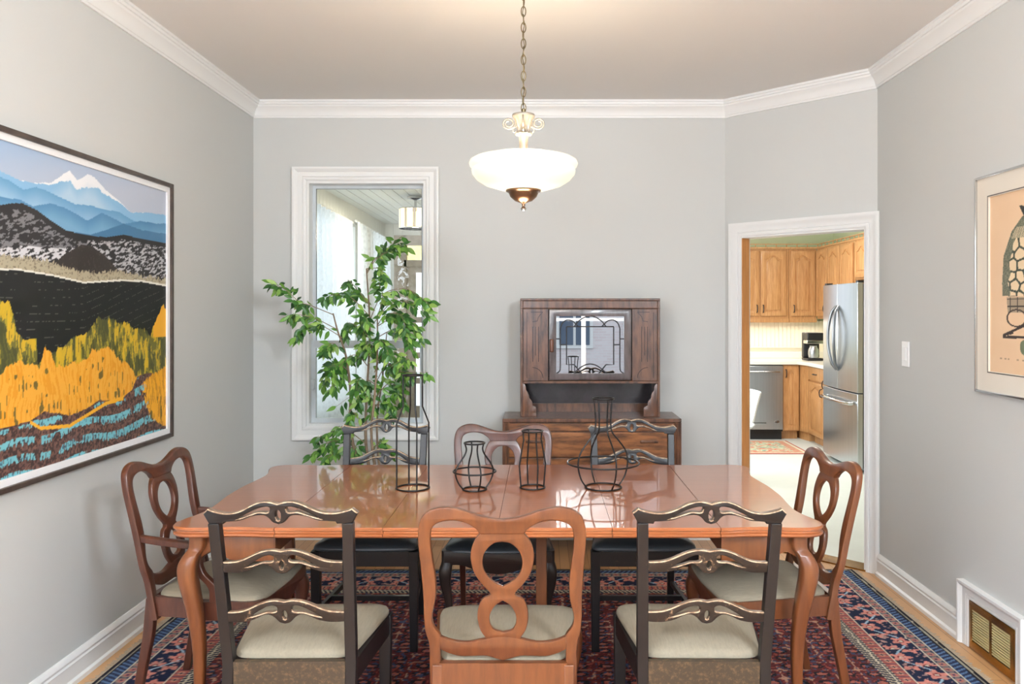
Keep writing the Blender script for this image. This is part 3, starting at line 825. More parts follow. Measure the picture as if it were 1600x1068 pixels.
# ---- landscape picture on the left wall
PY0, PY1, PZ0, PZ1 = 2.32, 4.11, 0.866, 2.143
art = thing('framed_landscape', 'large framed print of blue mountains, black hills and golden shrubs on left wall', 'picture', (XL, 0, 0), 0)
b = MB()
fd = 0.034
def frame_x(b, x0, x1, y0, y1, z0, z1, w, m=0):
    b.box(x0, x1, y0, y0 + w, z0, z1, m).box(x0, x1, y1 - w, y1, z0, z1, m)
    b.box(x0, x1, y0 + w, y1 - w, z0, z0 + w, m).box(x0, x1, y0 + w, y1 - w, z1 - w, z1, m)
frame_x(b, 0.001, fd, PY0, PY1, PZ0, PZ1, 0.020)
b.build('frame', M['framebrown'], art, bevel=0.002)
b = MB(); frame_x(b, 0.004, 0.022, PY0 + 0.02, PY1 - 0.02, PZ0 + 0.02, PZ1 - 0.02, 0.026)
b.build('mat', M['matwhite'], art)
MB().box(0.001, 0.012, PY0 + 0.01, PY1 - 0.01, PZ0 + 0.01, PZ1 - 0.01).build('backing', M['dark'], art)


def paint_land(u, v):
    Y = PY0 + 0.046 + u; Z = PZ0 + 0.046 + v
    px = 845 - 1.872 * F / Y; py = 486 - (Z - 1.5) * F / Y        # authoring frame of the sketch points
    x = px * 1.78; y = (py - 180) * 1.78
    x = np.where(x < 0, -x * 0.8, x)
    h = lambda sc_, s, o=4: fbm(Y * sc_, Z * sc_, s, o)
    yj = y
    c = np.zeros(u.shape + (3,)); c[:] = (158, 184, 214)
    c = mixc(c, (y - 60) / 150, (190, 198, 214))
    r1 = ip(x, [(0, 150), (60, 178), (100, 188), (150, 185), (200, 152), (222, 180), (250, 163), (270, 172), (300, 207), (340, 240), (372, 270), (400, 268), (475, 278)]) + 6 * (h(30, 1) - 0.5)
    c = mixc(c, (y > r1) * 1.0, (140, 188, 222))
    sn = (y > r1) & (y < r1 + 34 * np.exp(-((x - 235) / 70) ** 2) * (0.5 + h(40, 2)))
    c = mixc(c, sn * 1.0, (238, 240, 244))
    c = mixc(c, ((y > r1 + 20)) * np.clip((y - r1 - 20) / 60, 0, 0.7), (196, 216, 232))
    r2 = ip(x, [(0, 165), (30, 178), (70, 204), (110, 198), (150, 215), (215, 246), (260, 250), (300, 262), (340, 268), (370, 290), (400, 298), (475, 305)]) + 5 * (h(30, 5) - 0.5)
    c = mixc(c, (y > r2) * 1.0, (104, 158, 200)); c = mixc(c, (y > r2) * np.clip((y - r2) / 60, 0, 0.8), (166, 200, 222))
    r3 = ip(x, [(0, 225), (60, 232), (100, 252), (150, 243), (200, 262), (250, 292), (290, 270), (330, 290), (350, 302), (400, 292), (440, 300), (475, 300)]) + 4 * (h(30, 8) - 0.5)
    c = mixc(c, (y > r3) * 1.0, (84, 138, 180)); c = mixc(c, (y > r3) * np.clip((y - r3) / 55, 0, 0.75), (132, 178, 208))
    r3b = ip(x, [(0, 400), (180, 320), (260, 330), (300, 318), (350, 300), (400, 318), (475, 330)])
    c = mixc(c, (y > r3b) * 1.0, (72, 122, 160))
    r4 = ip(x, [(0, 250), (40, 243), (70, 243), (110, 262), (150, 292), (190, 318), (235, 330), (300, 338), (350, 331), (400, 342), (440, 350), (475, 356)])
    st = fbm(Y * 26 + Z * 60, Z * 130 - Y * 46, 12, 4)
    hill = (y > r4)
    c = mixc(c, hill * 1.0, (46, 44, 46))
    snowy = hill & (st > 0.52) & (y > r4 + 18)
    c = mixc(c, snowy * 0.55, (190, 190, 194))
    c = mixc(c, (hill & (y > ip(x, [(0, 372), (60, 360), (160, 368), (230, 368), (475, 368)])) & (y < 405) & (x < 230) & (st > 0.42)) * 0.9, (222, 222, 226))
    c = mixc(c, (hill & (x > 250) & (y > r4 + 12) & (st > 0.5)) * 0.7, (214, 214, 218))
    cone = y > ip(x, [(0, 900), (140, 430), (185, 385), (235, 358), (262, 362), (300, 390), (345, 440), (360, 900), (480, 900)])
    c = mixc(c, cone * 1.0, (56, 50, 48)); c = mixc(c, (cone & (h(120, 20, 2) > 0.55)) * 0.5, (84, 76, 72))
    tb = ip(x, [(0, 392), (100, 402), (150, 412), (200, 432), (260, 444), (340, 436), (400, 452), (475, 462)])
    spk = 14 * vnoise(Y * 160, Z * 0, 31)
    c = mixc(c, (y > tb - spk) * 1.0, (176, 166, 140)); c = mixc(c, ((y > tb - spk) & (h(150, 22, 2) > 0.5)) * 0.7, (110, 100, 84))
    lk = ip(x, [(0, 428), (60, 430), (150, 445), (240, 466), (340, 460), (400, 462), (475, 476)])
    c = mixc(c, (y > lk - 5) * 1.0, (228, 226, 216))
    c = mixc(c, (y > lk) * 1.0, (30, 31, 32))
    cur = np.abs(np.mod((y - lk) / 22 + (x / 190) ** 2 * 1.2, 1) - 0.5) < 0.035
    c = mixc(c, (cur & (y > lk + 8) & (h(90, 25, 2) > 0.36)) * 0.8, (104, 100, 92))
    # shrubs
    blade = 16 * (vnoise(Y * 110 + Z * 10, Z * 6, 41) - 0.2) + 26 * (vnoise(Y * 30, Z * 2, 43) - 0.5)
    s1 = ip(x, [(0, 500), (35, 530), (48, 570), (52, 605), (70, 625), (108, 620), (112, 690), (150, 660), (200, 630), (265, 590), (278, 556), (330, 572), (380, 590), (425, 608), (436, 580), (455, 535), (475, 530)])
    m1 = y > s1 - blade * 0.6
    tx = fbm(Y * 30, Z * 12, 44, 3); ty = vnoise(Y * 150 + 2.0 * np.sin(Z * 23 + Y * 9), Z * 26 + Y * 14, 45)
    c = mixc(c, m1 * 1.0, (112, 108, 52)); c = mixc(c, (m1 & (ty > 0.52)) * 0.9, (176, 158, 52)); c = mixc(c, (m1 & (tx > 0.50) & (ty > 0.25)) * 0.9, (214, 176, 46))
    c = mixc(c, (m1 & (tx < 0.38)) * 0.7, (60, 66, 44))
    mo = (y > s1 - blade * 0.5) & (x > 432) & (y < 615)
    c = mixc(c, mo * 1.0, (240, 176, 50))
    s2 = ip(x, [(0, 725), (50, 690), (100, 692), (118, 700), (132, 648), (150, 655), (162, 700), (225, 690), (270, 655), (292, 640), (330, 668), (372, 705), (388, 740), (392, 900)])
    m2 = (y > s2 - blade * 0.8)
    c = mixc(c, m2 * 1.0, (236, 172, 62)); c = mixc(c, (m2 & (ty > 0.6)) * 0.8, (226, 152, 36)); c = mixc(c, (m2 & (vnoise(Y * 90, Z * 22, 46) > 0.80) & (y > s2 + 30)) * 0.8, (92, 84, 46))
    gl = ip(x, [(0, 872), (90, 850), (130, 822), (200, 832), (240, 818), (280, 792), (340, 790), (372, 762), (388, 724), (410, 716), (475, 716)]) + 6 * (h(30, 48) - 0.5)
    g = y > gl
    c = mixc(c, g * 1.0, (112, 82, 74)); c = mixc(c, (g & (h(70, 50) > 0.52)) * 0.8, (136, 98, 82)); c = mixc(c, (g & (h(120, 51, 2) < 0.36)) * 0.8, (58, 44, 44))
    # turquoise tufts in slanting rows
    row = np.mod((y + x * 0.30 + 8 * np.sin(x / 30)) / 46, 1)
    tuft = g & (row < 0.42 + 0.3 * (vnoise(Y * 120, Z * 10, 53) - 0.5)) & (vnoise(Y * 26, Z * 9, 54) > 0.22) & (y > gl + 6)
    tuft &= (vnoise(Y * 150, Z * 40, 56) > 0.25)
    c = mixc(c, tuft * 1.0, (120, 190, 200)); c = mixc(c, (tuft & (vnoise(Y * 170, Z * 90, 55) > 0.72)) * 0.8, (60, 92, 110))
    yl = np.abs(y - ip(x, [(0, 905), (90, 850), (120, 868), (200, 862), (260, 825), (300, 800), (350, 785), (475, 760)])) < 5
    c = mixc(c, (yl & (x > 90) & (x < 350)) * 1.0, (240, 176, 50))
    ed = 8 * (vnoise(Y * 200, Z * 90, 57) - 0.5)
    lb = ip(y, [(700, 460), (720, 428), (740, 404), (790, 410), (840, 425), (862, 460), (870, 480)]) + ed * 2
    mb_ = (x > lb) & (y > 706 + blade * 0.6 - (x - 404) * 0.15) & (y < 863)
    c = mixc(c, mb_ * 1.0, (244, 176, 44)); c = mixc(c, (mb_ & (ty > 0.62)) * 0.8, (206, 140, 36)); c = mixc(c, (mb_ & (vnoise(Y * 90, Z * 14, 58) > 0.78) & (y > 780)) * 0.8, (90, 80, 44))
    return c


grid_obj('print', (0.0135, PY0 + 0.044, PZ0 + 0.044), (0, PY1 - PY0 - 0.088, 0), (0, 0, PZ1 - PZ0 - 0.088), 400, 330, paint_land, M['art'], art)
# ---- print on the right wall
QY0, QY1, QZ0, QZ1 = 2.72, 3.55, 1.15, 2.08
ap = thing('framed_print', 'silver framed print of a patterned figure in cream mat on right wall', 'picture', (XR, 0, 0), 0)
b = MB(); frame_x(b, -0.026, -0.001, QY0, QY1, QZ0, QZ1, 0.010)
b.build('frame', M['chrome'], ap, bevel=0.0015)
b = MB(); frame_x(b, -0.016, -0.004, QY0 + 0.01, QY1 - 0.01, QZ0 + 0.01, QZ1 - 0.01, 0.085)
b.build('mat', M['matcream'], ap)
MB().box(-0.006, -0.001, QY0 + 0.005, QY1 - 0.005, QZ0 + 0.005, QZ1 - 0.005).build('backing', M['matcream'], ap)
QU = QY1 - QY0 - 0.18; QV = QZ1 - QZ0 - 0.18


def paint_fig(u, v):
    # u: from the left (far) edge towards the camera side
    c = np.zeros(u.shape + (3,)); c[:] = (232, 200, 164)
    c = mixc(c, 0.5 * fbm(u * 9, v * 9, 3), (222, 184, 146))
    s = u / QU; t = 1 - v / QV                   # t from the top
    rs = np.random.RandomState(5)
    # body shape, mirror-ish about s=.52
    def half(tt): return np.interp(tt, [0.11, 0.15, 0.22, 0.35, 0.5, 0.57, 0.575], [0.02, 0.16, 0.27, 0.36, 0.375, 0.37, 0.0])
    d = np.abs(s - 0.52)
    body = (d < half(t)) & (t > 0.11) & (t < 0.575)
    c = mixc(c, body * 1.0, (98, 100, 82)); c = mixc(c, (body & (fbm(u * 220, v * 220, 9, 2) > 0.42)) * 0.6, (146, 142, 116))
    # pale stone cells inside
    inner = (d < half(t) - 0.075 - 0.012 * np.sin(t * 60)) & (t > 0.26) & (t < 0.60)
    pts = []
    for r_ in range(7):
        for k in range(8): pts.append((0.14 + k * 0.112 + (r_ % 2) * 0.05 + rs.rand() * 0.06, 0.27 + r_ * 0.06 + rs.rand() * 0.032))
    d1 = np.full(s.shape, 9.0); d2 = np.full(s.shape, 9.0)
    for (a, b_) in pts:
        dd = np.sqrt((s - a) ** 2 + ((t - b_) * 1.6) ** 2); d2 = np.minimum(d2, np.maximum(d1, dd)); d1 = np.minimum(d1, dd)
    cell = inner & ((d2 - d1) > 0.018)
    c = mixc(c, inner * 1.0, (64, 70, 56)); c = mixc(c, cell * 1.0, (230, 206, 168))
    # feather strokes around the neck
    fe = (d < half(t) - 0.02) & (t > 0.2) & (t < 0.26) & (np.mod(u * 90 + v * 30, 1) > 0.5)
    c = mixc(c, fe * 1.0, (214, 196, 160))
    fc = ((s - 0.52) ** 2 / 0.014 + (t - 0.40) ** 2 / 0.012) < 1
    c = mixc(c, fc * 1.0, (224, 196, 160)); c = mixc(c, (fc & (np.abs(((s - 0.52) ** 2 / 0.014 + (t - 0.40) ** 2 / 0.012) - 0.7) < 0.12)) * 1.0, (60, 60, 50))
    horn = (np.abs(s - 0.36 - (t - 0.10) * 1.6) < 0.015 + (t - 0.09) * 0.8) & (t > 0.09) & (t < 0.165)
    c = mixc(c, horn * 1.0, (50, 50, 46))
    # two plaid mitten shapes
    for cx in (0.30, 0.74):
        mm = (np.abs(s - cx) < 0.105 - (t - 0.58) * 0.15) & (t > 0.575) & (t < 0.66)
        c = mixc(c, mm * 1.0, (166, 148, 124)); gl = (np.mod(s * 13, 1) < 0.1) | (np.mod(t * 24, 1) < 0.12)
        c = mixc(c, (mm & gl) * 1.0, (60, 52, 46))
        ln = (np.abs(((s - cx) / 0.1) ** 2 + ((t - 0.69) / 0.045) ** 2 - 1) < 0.18)
        c = mixc(c, ln * 1.0, (70, 56, 48))
    for (xa, ya, xb, yb) in ((0.16, 0.785, 0.52, 0.695), (0.16, 0.795, 0.9, 0.785), (0.16, 0.785, 0.26, 0.77), (0.5, 0.70, 0.42, 0.76), (0.6, 0.72, 0.9, 0.66)):
        L2 = (xb - xa) ** 2 + (yb - ya) ** 2; k = np.clip(((s - xa) * (xb - xa) + (t - ya) * (yb - ya)) / L2, 0, 1)
        dd = np.hypot(s - xa - k * (xb - xa), (t - ya - k * (yb - ya)) * 1.3); c = mixc(c, (dd < 0.009) * 1.0, (56, 44, 40))
    bo = (((s - 0.60) / 0.26) ** 4 + ((t - 0.845) / 0.048) ** 4) < 1; bi = (((s - 0.66) / 0.24) ** 2 + ((t - 0.845) / 0.032) ** 2) < 1
    c = mixc(c, bo * 1.0, (116, 124, 96)); c = mixc(c, bi * 1.0, (38, 92, 116))
    sg = (np.abs(t - 0.915) < 0.004) & (s > 0.12) & (s < 0.5) & (vnoise(s * 60, t * 0, 4) > 0.4)
    c = mixc(c, sg * 0.5, (120, 96, 80))
    return c


grid_obj('print', (-0.0165 + 0.009, QY1 - 0.09, QZ0 + 0.09), (0, -QU, 0), (0, 0, QV), 220, 240, paint_fig, M['art'], ap)
b = MB(); frame_x(b, -0.0165, -0.0155, QY0 + 0.088, QY1 - 0.088, QZ0 + 0.088, QZ1 - 0.088, 0.004)
b.build('mat_bevel', M['framebrown'], ap)

# ---- wool rug
RX0, RX1, RY0, RY1 = -1.80, 1.80, 2.05, 4.69


def paint_rug(u, v):
    W_ = RX1 - RX0; H_ = RY1 - RY0
    dx = np.minimum(u, W_ - u); dy = np.minimum(v, H_ - v); d = np.minimum(dx, dy)
    al = np.where(dx < dy, v, u)                       # run along the border
    navy = np.array((38, 48, 82)); dk = np.array((34, 30, 38)); red = np.array((146, 52, 50)); pink = np.array((206, 124, 108)); cream = np.array((206, 196, 172)); blue = np.array((84, 116, 158))
    wob = 0.004 * (fbm(u * 20, v * 20, 2) - 0.5)
    d = d + wob
    c = np.zeros(u.shape + (3,)); c[:] = dk
    def band(a, b_): return (d >= a) & (d < b_)
    c = mixc(c, band(0.012, 0.020) * 1.0, cream * 0.8)
    bb_ = band(0.03, 0.075); c = mixc(c, bb_ * 1.0, navy)
    c = mixc(c, (bb_ & (np.mod(al / 0.028 + d / 0.05, 1) < 0.42)) * 1.0, blue); c = mixc(c, (band(0.075, 0.081)) * 1.0, cream)
    b2 = band(0.081, 0.125); c = mixc(c, b2 * 1.0, (150, 128, 116))
    f2 = (np.abs(np.mod(al / 0.05, 1) - 0.5) * 0.05) ** 2 + (d - 0.103) ** 2
    c = mixc(c, (b2 & (f2 < 0.014 ** 2)) * 1.0, (188, 110, 100)); c = mixc(c, (b2 & (f2 < 0.006 ** 2)) * 1.0, navy); c = mixc(c, (b2 & (f2 > 0.023 ** 2)) * 1.0, (60, 66, 90))
    c = mixc(c, (band(0.125, 0.131)) * 1.0, cream)
    # main border: navy with pink rosettes and pale blue vine
    b3 = band(0.131, 0.285); c = mixc(c, b3 * 1.0, np.array((28, 36, 66)))
    ph = al / 0.17; k = np.floor(ph)
    vine = np.abs(d - 0.208 - 0.05 * np.sin(al / 0.17 * PI)) < 0.006
    c = mixc(c, (b3 & vine) * 1.0, (150, 184, 206))
    for off, cc, amp in ((0.0, 0.208, 0.036), (0.5, 0.208, -0.036)):
        a0 = (np.mod(ph + off, 1) - 0.5) * 0.17; dd = d - cc - amp * np.where(np.mod(k, 2) < 1, 1, -1)
        th = np.arctan2(dd, a0); rr = np.hypot(a0, dd)
        fl = rr < 0.037 * (1 + 0.28 * np.cos(5 * th + k))
        c = mixc(c, (b3 & fl) * 1.0, (214, 132, 118)); c = mixc(c, (b3 & fl & (rr < 0.016) & (rr > 0.009)) * 1.0, (140, 50, 54)); c = mixc(c, (b3 & (rr < 0.009)) * 1.0, cream)
    sm = b3 & (vnoise(u * 70, v * 70, 8) > 0.78); c = mixc(c, sm * 0.85, (196, 150, 136))
    c = mixc(c, band(0.285, 0.291) * 1.0, cream)
    b4 = band(0.291, 0.345); c = mixc(c, b4 * 1.0, (176, 92, 82))
    f4 = (np.abs(np.mod(al / 0.06, 1) - 0.5) * 0.06) ** 2 + (d - 0.318) ** 2
    c = mixc(c, (b4 & (f4 < 0.016 ** 2)) * 1.0, (208, 146, 120)); c = mixc(c, (b4 & (f4 < 0.007 ** 2)) * 1.0, dk); c = mixc(c, (b4 & (np.abs(np.mod(al / 0.03, 1) - 0.5) > 0.42)) * 0.8, navy)
    b5 = band(0.345, 0.40); c = mixc(c, b5 * 1.0, (40, 44, 66)); c = mixc(c, (b5 & (np.mod(al / 0.024 - d / 0.05, 1) < 0.35)) * 1.0, (190, 178, 150)); c = mixc(c, band(0.36, 0.366) * 1.0, cream)
    fld = d >= 0.40
    c = mixc(c, fld * 1.0, (100, 38, 38))
    U_ = u - W_ / 2; V_ = v - H_ / 2
    lat = np.abs(np.sin(U_ / 0.055 * PI / 2) * np.sin(V_ / 0.038 * PI / 2)) + 0.25 * (vnoise(u * 45, v * 45, 21) - 0.5)
    c = mixc(c, (fld & (lat > 0.55)) * 1.0, (34, 30, 36)); c = mixc(c, (fld & (lat > 0.88)) * 1.0, (176, 96, 78))
    c = mixc(c, (fld & (lat < 0.07) & (vnoise(u * 60, v * 60, 11) > 0.35)) * 0.9, (196, 150, 120))
    nz_ = vnoise(u * 90, v * 90, 12); c = mixc(c, (fld & (nz_ > 0.74)) * 0.85, (60, 76, 110)); c = mixc(c, (fld & (nz_ < 0.2)) * 0.8, (176, 76, 66))
    # spandrel corners: paler
    sp_ = fld & ((W_ / 2 - np.abs(U_)) * 0.8 + (H_ / 2 - np.abs(V_)) < 0.86 + 0.03 * np.abs(np.mod(U_ * 20, 2) - 1))
    c = mixc(c, sp_ * 0.55, (196, 180, 146)); c = mixc(c, (sp_ & (vnoise(u * 40, v * 40, 13) > 0.62)) * 0.8, (186, 66, 66))
    c = c * (0.86 + 0.28 * fbm(u * 60, v * 60, 15)[..., None])
    g_ = c.mean(-1, keepdims=True)
    return c * 0.9 + g_ * 0.1


rug = thing('oriental_rug', 'large red and navy patterned wool rug under the dining table', 'rug', (0, 0, 0))
grid_obj('rug_pile', (RX0, RY0, 0.0085), (RX1 - RX0, 0, 0), (0, RY1 - RY0, 0), 600, 440, paint_rug, M['rug'], rug)
MB().box(RX0, RX1, RY0, RY1, 0.0015, 0.008).build('rug_backing', M['fringe'], rug)
b = MB()
for i in range(260):
    for sx, x0 in ((-1, RX0), (1, RX1)):
        y = RY0 + (RY1 - RY0) * (i + random.random() * 0.6) / 260; L = 0.022 + random.random() * 0.018; dy = random.uniform(-0.006, 0.006)
        b.add([(x0, y, 0.002), (x0, y + 0.005, 0.002), (x0 + sx * L, y + dy + 0.004, 0.001), (x0 + sx * L, y + dy, 0.001), (x0, y, 0.006), (x0, y + 0.005, 0.006), (x0 + sx * L, y + dy + 0.004, 0.003), (x0 + sx * L, y + dy, 0.003)],
              [(0, 3, 2, 1), (4, 5, 6, 7), (0, 1, 5, 4), (1, 2, 6, 5), (2, 3, 7, 6), (3, 0, 4, 7)])
b.build('fringe', M['fringe'], rug)['kind'] = 'stuff'
RUGZ = 0.009

# kitchen rug
def paint_krug(u, v):
    W_, H_ = 1.05, 0.86; d = np.minimum(np.minimum(u, W_ - u), np.minimum(v, H_ - v))
    c = np.zeros(u.shape + (3,)); c[:] = (196, 200, 170)
    n_ = vnoise(u * 28, v * 28, 3); c = mixc(c, (n_ > 0.62) * 0.9, (206, 120, 100)); c = mixc(c, (n_ < 0.3) * 0.9, (140, 158, 140))
    c = mixc(c, ((d > 0.05) & (d < 0.13)) * 1.0, (206, 176, 146)); c = mixc(c, ((d > 0.05) & (d < 0.13) & (np.mod((u + v) / 0.06, 1) < 0.45)) * 1.0, (190, 104, 88))
    c = mixc(c, (d < 0.02) * 1.0, (178, 92, 80)); c = mixc(c, ((d > 0.02) & (d < 0.05)) * 1.0, (212, 206, 180))
    return c
kr = grid_obj('kitchen_rug', (1.78, 8.5, 0.009), (1.05, 0, 0), (0, 0.86, 0), 130, 110, paint_krug, M['rug'])
tag(kr, 'small green and red patterned rug on the kitchen floor before the dishwasher', 'rug')
sd = kr.modifiers.new('thickness', 'SOLIDIFY'); sd.thickness = 0.007; sd.offset = -1

# ------------------------------------------------------------------ small wall things
lsw = thing('light_switch', 'white rocker light switch on the right wall near the doorway', 'light switch', (XR, 4.265, 1.275))
MB().box(-0.007, 0, -0.04, 0.04, -0.066, 0.066).build('switch_plate', M['plastic_w'], lsw, bevel=0.002)
MB().box(-0.011, -0.006, -0.017, 0.017, -0.034, 0.034).build('rocker', M['plastic_w'], lsw, bevel=0.0015)

vt = thing('floor_vent', 'brass louvred air vent in a white wooden surround, low on right wall', 'vent', (XR, 0, 0))
c = sweep([(0, 3.285 - 0.02, 0.002), (0, 3.285 - 0.02, 0.215), (0, 3.62, 0.215), (0, 3.62, 0.002)], (-1, 0, 0), casing_prof(0.07, 0.026), flip=False)
xs = [p[1] for p in c.v]
if max(xs) < 3.66: c = sweep([(0, 3.285 - 0.02, 0.002), (0, 3.285 - 0.02, 0.215), (0, 3.62, 0.215), (0, 3.62, 0.002)], (-1, 0, 0), casing_prof(0.07, 0.026), flip=True)
c.build('surround', M['trim'], vt, ang=25)
v, f, _ = plate([(3.268, 0.004), (3.617, 0.004), (3.617, 0.212), (3.268, 0.212)], [[(3.30, 0.04), (3.435, 0.04), (3.435, 0.18), (3.30, 0.18)], [(3.455, 0.04), (3.59, 0.04), (3.59, 0.18), (3.455, 0.18)]], 0.006, 0.001)
gm = Matrix(((0, 1, 0, -0.010), (1, 0, 0, 0), (0, 0, 1, 0), (0, 0, 0, 1)))
gp = MB().add(v, f, 0, gm).build('grille_plate', M['brass'], vt)
b = MB()
for k in range(12):
    z = 0.046 + k * 0.0115
    for y0 in (3.30, 3.455): b.box(-0.0125, -0.004, y0, y0 + 0.135, z, z + 0.0062)
b.build('louvres', M['louvre'], gp)
MB().box(-0.004, -0.0015, 3.27, 3.615, 0.01, 0.21).build('duct_back', M['dark'], vt)

# ------------------------------------------------------------------ pendant lamp
PX, PY = -0.072, 3.37
pd = thing('pendant_lamp', 'opal glass bowl pendant lamp on brass chain over the table', 'pendant lamp', (PX, PY, 0))
MB().lathe([(0.0, 1.998), (0.04, 2.0), (0.10, 2.006), (0.160, 2.024), (0.195, 2.046), (0.213, 2.068), (0.2165, 2.085), (0.2135, 2.092), (0.222, 2.10), (0.2262, 2.112), (0.222, 2.124), (0.205, 2.134),
            (0.17, 2.142), (0.165, 2.138), (0.20, 2.128), (0.214, 2.115), (0.205, 2.085), (0.19, 2.06), (0.15, 2.034), (0.10, 2.016), (0.0, 2.010)], 64).build('glass_bowl', M['opal'], pd, ang=60)
MB().lathe([(0.0, 2.006), (0.072, 2.004), (0.074, 1.998), (0.062, 1.992), (0.055, 1.975), (0.035, 1.958), (0.012, 1.95), (0.007, 1.946), (0.007, 1.936), (0.0, 1.936)], 32).build('bottom_cap', M['bronze'], pd)
MB().lathe([(0.0, 1.936), (0.008, 1.934), (0.013, 1.927), (0.008, 1.918), (0.0, 1.916)], 16).build('finial', M['chrome'], pd)
MB().lathe([(0.0, 2.01), (0.019, 2.01), (0.018, 2.20), (0.020, 2.235), (0.0, 2.235)], 24).build('stem', M['silver'], pd)
# fluted capital
rings = []
for (r, z) in [(0.032, 2.232), (0.034, 2.238), (0.026, 2.243), (0.024, 2.25), (0.026, 2.27), (0.034, 2.292), (0.046, 2.306), (0.048, 2.312), (0.046, 2.318), (0.012, 2.322)]:
    rings.append([((r + 0.003 * math.cos(12 * 2 * PI * k / 72) * (0.02 < r < 0.045)) * math.cos(2 * PI * k / 72), (r + 0.003 * math.cos(12 * 2 * PI * k / 72) * (0.02 < r < 0.045)) * math.sin(2 * PI * k / 72), z) for k in range(72)])
MB().loft(rings).build('fluted_capital', M['silver'], pd)
for a in (0, PI / 2, PI, -PI / 2):
    pth = [(0.026, 0, 2.24), (0.045, 0, 2.238), (0.062, 0, 2.252), (0.075, 0, 2.262)]
    sp_ = []
    for k in range(26):
        t = k / 25; th = -PI * 0.9 + t * 3.4 * PI; r = 0.028 * (1 - 0.62 * t)
        sp_.append((0.062 + r * math.cos(th), 0, 2.281 + r * math.sin(th) * 0.9))
    path_ = [(0.03, 0, 2.30), (0.036, 0, 2.285)] + sp_
    MB().tube(path_, 0.0032, 8, mx=Matrix.Rotation(a, 4, 'Z')).tube(smooth_pts([(0.028, 0, 2.268), (0.04, 0, 2.262), (0.044, 0, 2.25), (0.036, 0, 2.243), (0.030, 0, 2.25)], 4), 0.0028, 6, mx=Matrix.Rotation(a, 4, 'Z')).build('scroll', M['silver'], pd)
b = MB(); z = 2.322; k = 0
b.lathe([(0.006, 2.318), (0.008, 2.325), (0.008, 2.34), (0.0, 2.345)], 12)
while z < 2.83:
    ring = []
    for j in range(20):
        a = 2 * PI * j / 20; w = 0.0095 * math.cos(a); h = 0.021 * math.sin(a)
        ring.append((w, 0, h) if k % 2 == 0 else (0, w, h))
    b.tube([(p[0], p[1], p[2] + z + 0.022) for p in ring], 0.0022, 6, closed=True)
    z += 0.0335; k += 1
b.build('chain', M['chain'], pd)
cord = [(0.004 * math.cos(i * 0.9), 0.004 * math.sin(i * 0.9), 2.33 + i * 0.52 / 40) for i in range(41)]
MB().tube(cord, 0.0018, 6).build('cord', M['chain'], pd)
MB().lathe([(0.0, ZC - 0.001), (0.065, ZC - 0.001), (0.062, ZC - 0.012), (0.03, ZC - 0.028), (0.008, ZC - 0.032), (0.008, ZC - 0.05), (0.0, ZC - 0.05)], 32).build('ceiling_canopy', M['chain'], pd)
lamp('pendant_bulb', 'POINT', (PX, PY, 2.19), 9.5, (1.0, 0.84, 0.64), size=0.10)
lamp('pendant_bulb', 'POINT', (PX, PY, 1.88), 2, (1.0, 0.86, 0.68), size=0.05)


# ------------------------------------------------------------------ dining table
TX, TY, TZ = -0.15, 3.385, 0.75
tb = thing('dining_table', 'long polished cherry wood extension table with scalloped ends and cabriole legs', 'table', (TX, TY, RUGZ))
TZ -= RUGZ
HL, HW = 1.13, 0.58
half = [(0.775, -HW), (0.80, -HW), (0.86, -HW + 0.008), (0.94, -HW + 0.012), (1.02, -HW + 0.002), (1.09, -HW + 0.004), (1.135, -HW + 0.03), (1.150, -HW + 0.075), (1.142, -HW + 0.12),
        (1.122, -HW + 0.19), (1.112, -HW + 0.27), (1.118, -HW + 0.37), (1.128, -HW + 0.48), (1.130, 0.0)]
end = [(p[0], p[1]) for p in half] + [(p[0], -p[1]) for p in half[::-1][1:]]
endc = [(p.x, p.y) for p in smooth_pts([(a, b_, 0) for a, b_ in end], 5)]


def top_slab(b, outline, seams=()):
    """moulded edge slab: outline list, only outer part moulded"""
    prof = [(0.006, -0.036), (0.0, -0.030), (0.0, -0.024), (0.008, -0.020), (0.008, -0.014), (0.0, -0.010), (0.0, -0.004), (0.004, 0.0)]
    n = len(outline); P = [Vector((p[0], p[1])) for p in outline]
    rings = []
    for off, dz in prof:
        r = []
        for i in range(n):
            d0 = (P[i] - P[i - 1]).normalized(); d1 = (P[(i + 1) % n] - P[i]).normalized()
            n0 = Vector((-d0.y, d0.x)); n1 = Vector((-d1.y, d1.x)); bb2 = (n0 + n1)
            if bb2.length < 1e-6: bb2 = n1
            bb2.normalize(); bb2 = bb2 / max(bb2.dot(n1), 0.3)
            q = P[i] + bb2 * off
            if any(abs(P[i].x - sx_) < 1e-4 for sx_ in seams): q = Vector((P[i].x, P[i].y + (off if P[i].y < 0 else -off)))
            r.append((q.x, q.y, TZ + dz))
        rings.append(r)
    b.loft(rings)


for s in (-1, 1):
    o_ = [(s * x, y) for x, y in endc]
    if s < 0: o_ = o_[::-1]
    b = MB(); top_slab(b, o_, (s * 0.775,))
    b.build('table_end_leaf', M['table'], tb, ang=30)
edges_ = [-0.7735, -0.398, 0.0, 0.398, 0.7735]
for a, b_ in zip(edges_[:-1], edges_[1:]):
    b = MB(); top_slab(b, [(a + 0.0008, -HW), (b_ - 0.0008, -HW), (b_ - 0.0008, HW), (a + 0.0008, HW)], (a + 0.0008, b_ - 0.0008))
    b.build('table_leaf', M['table'], tb, ang=30)
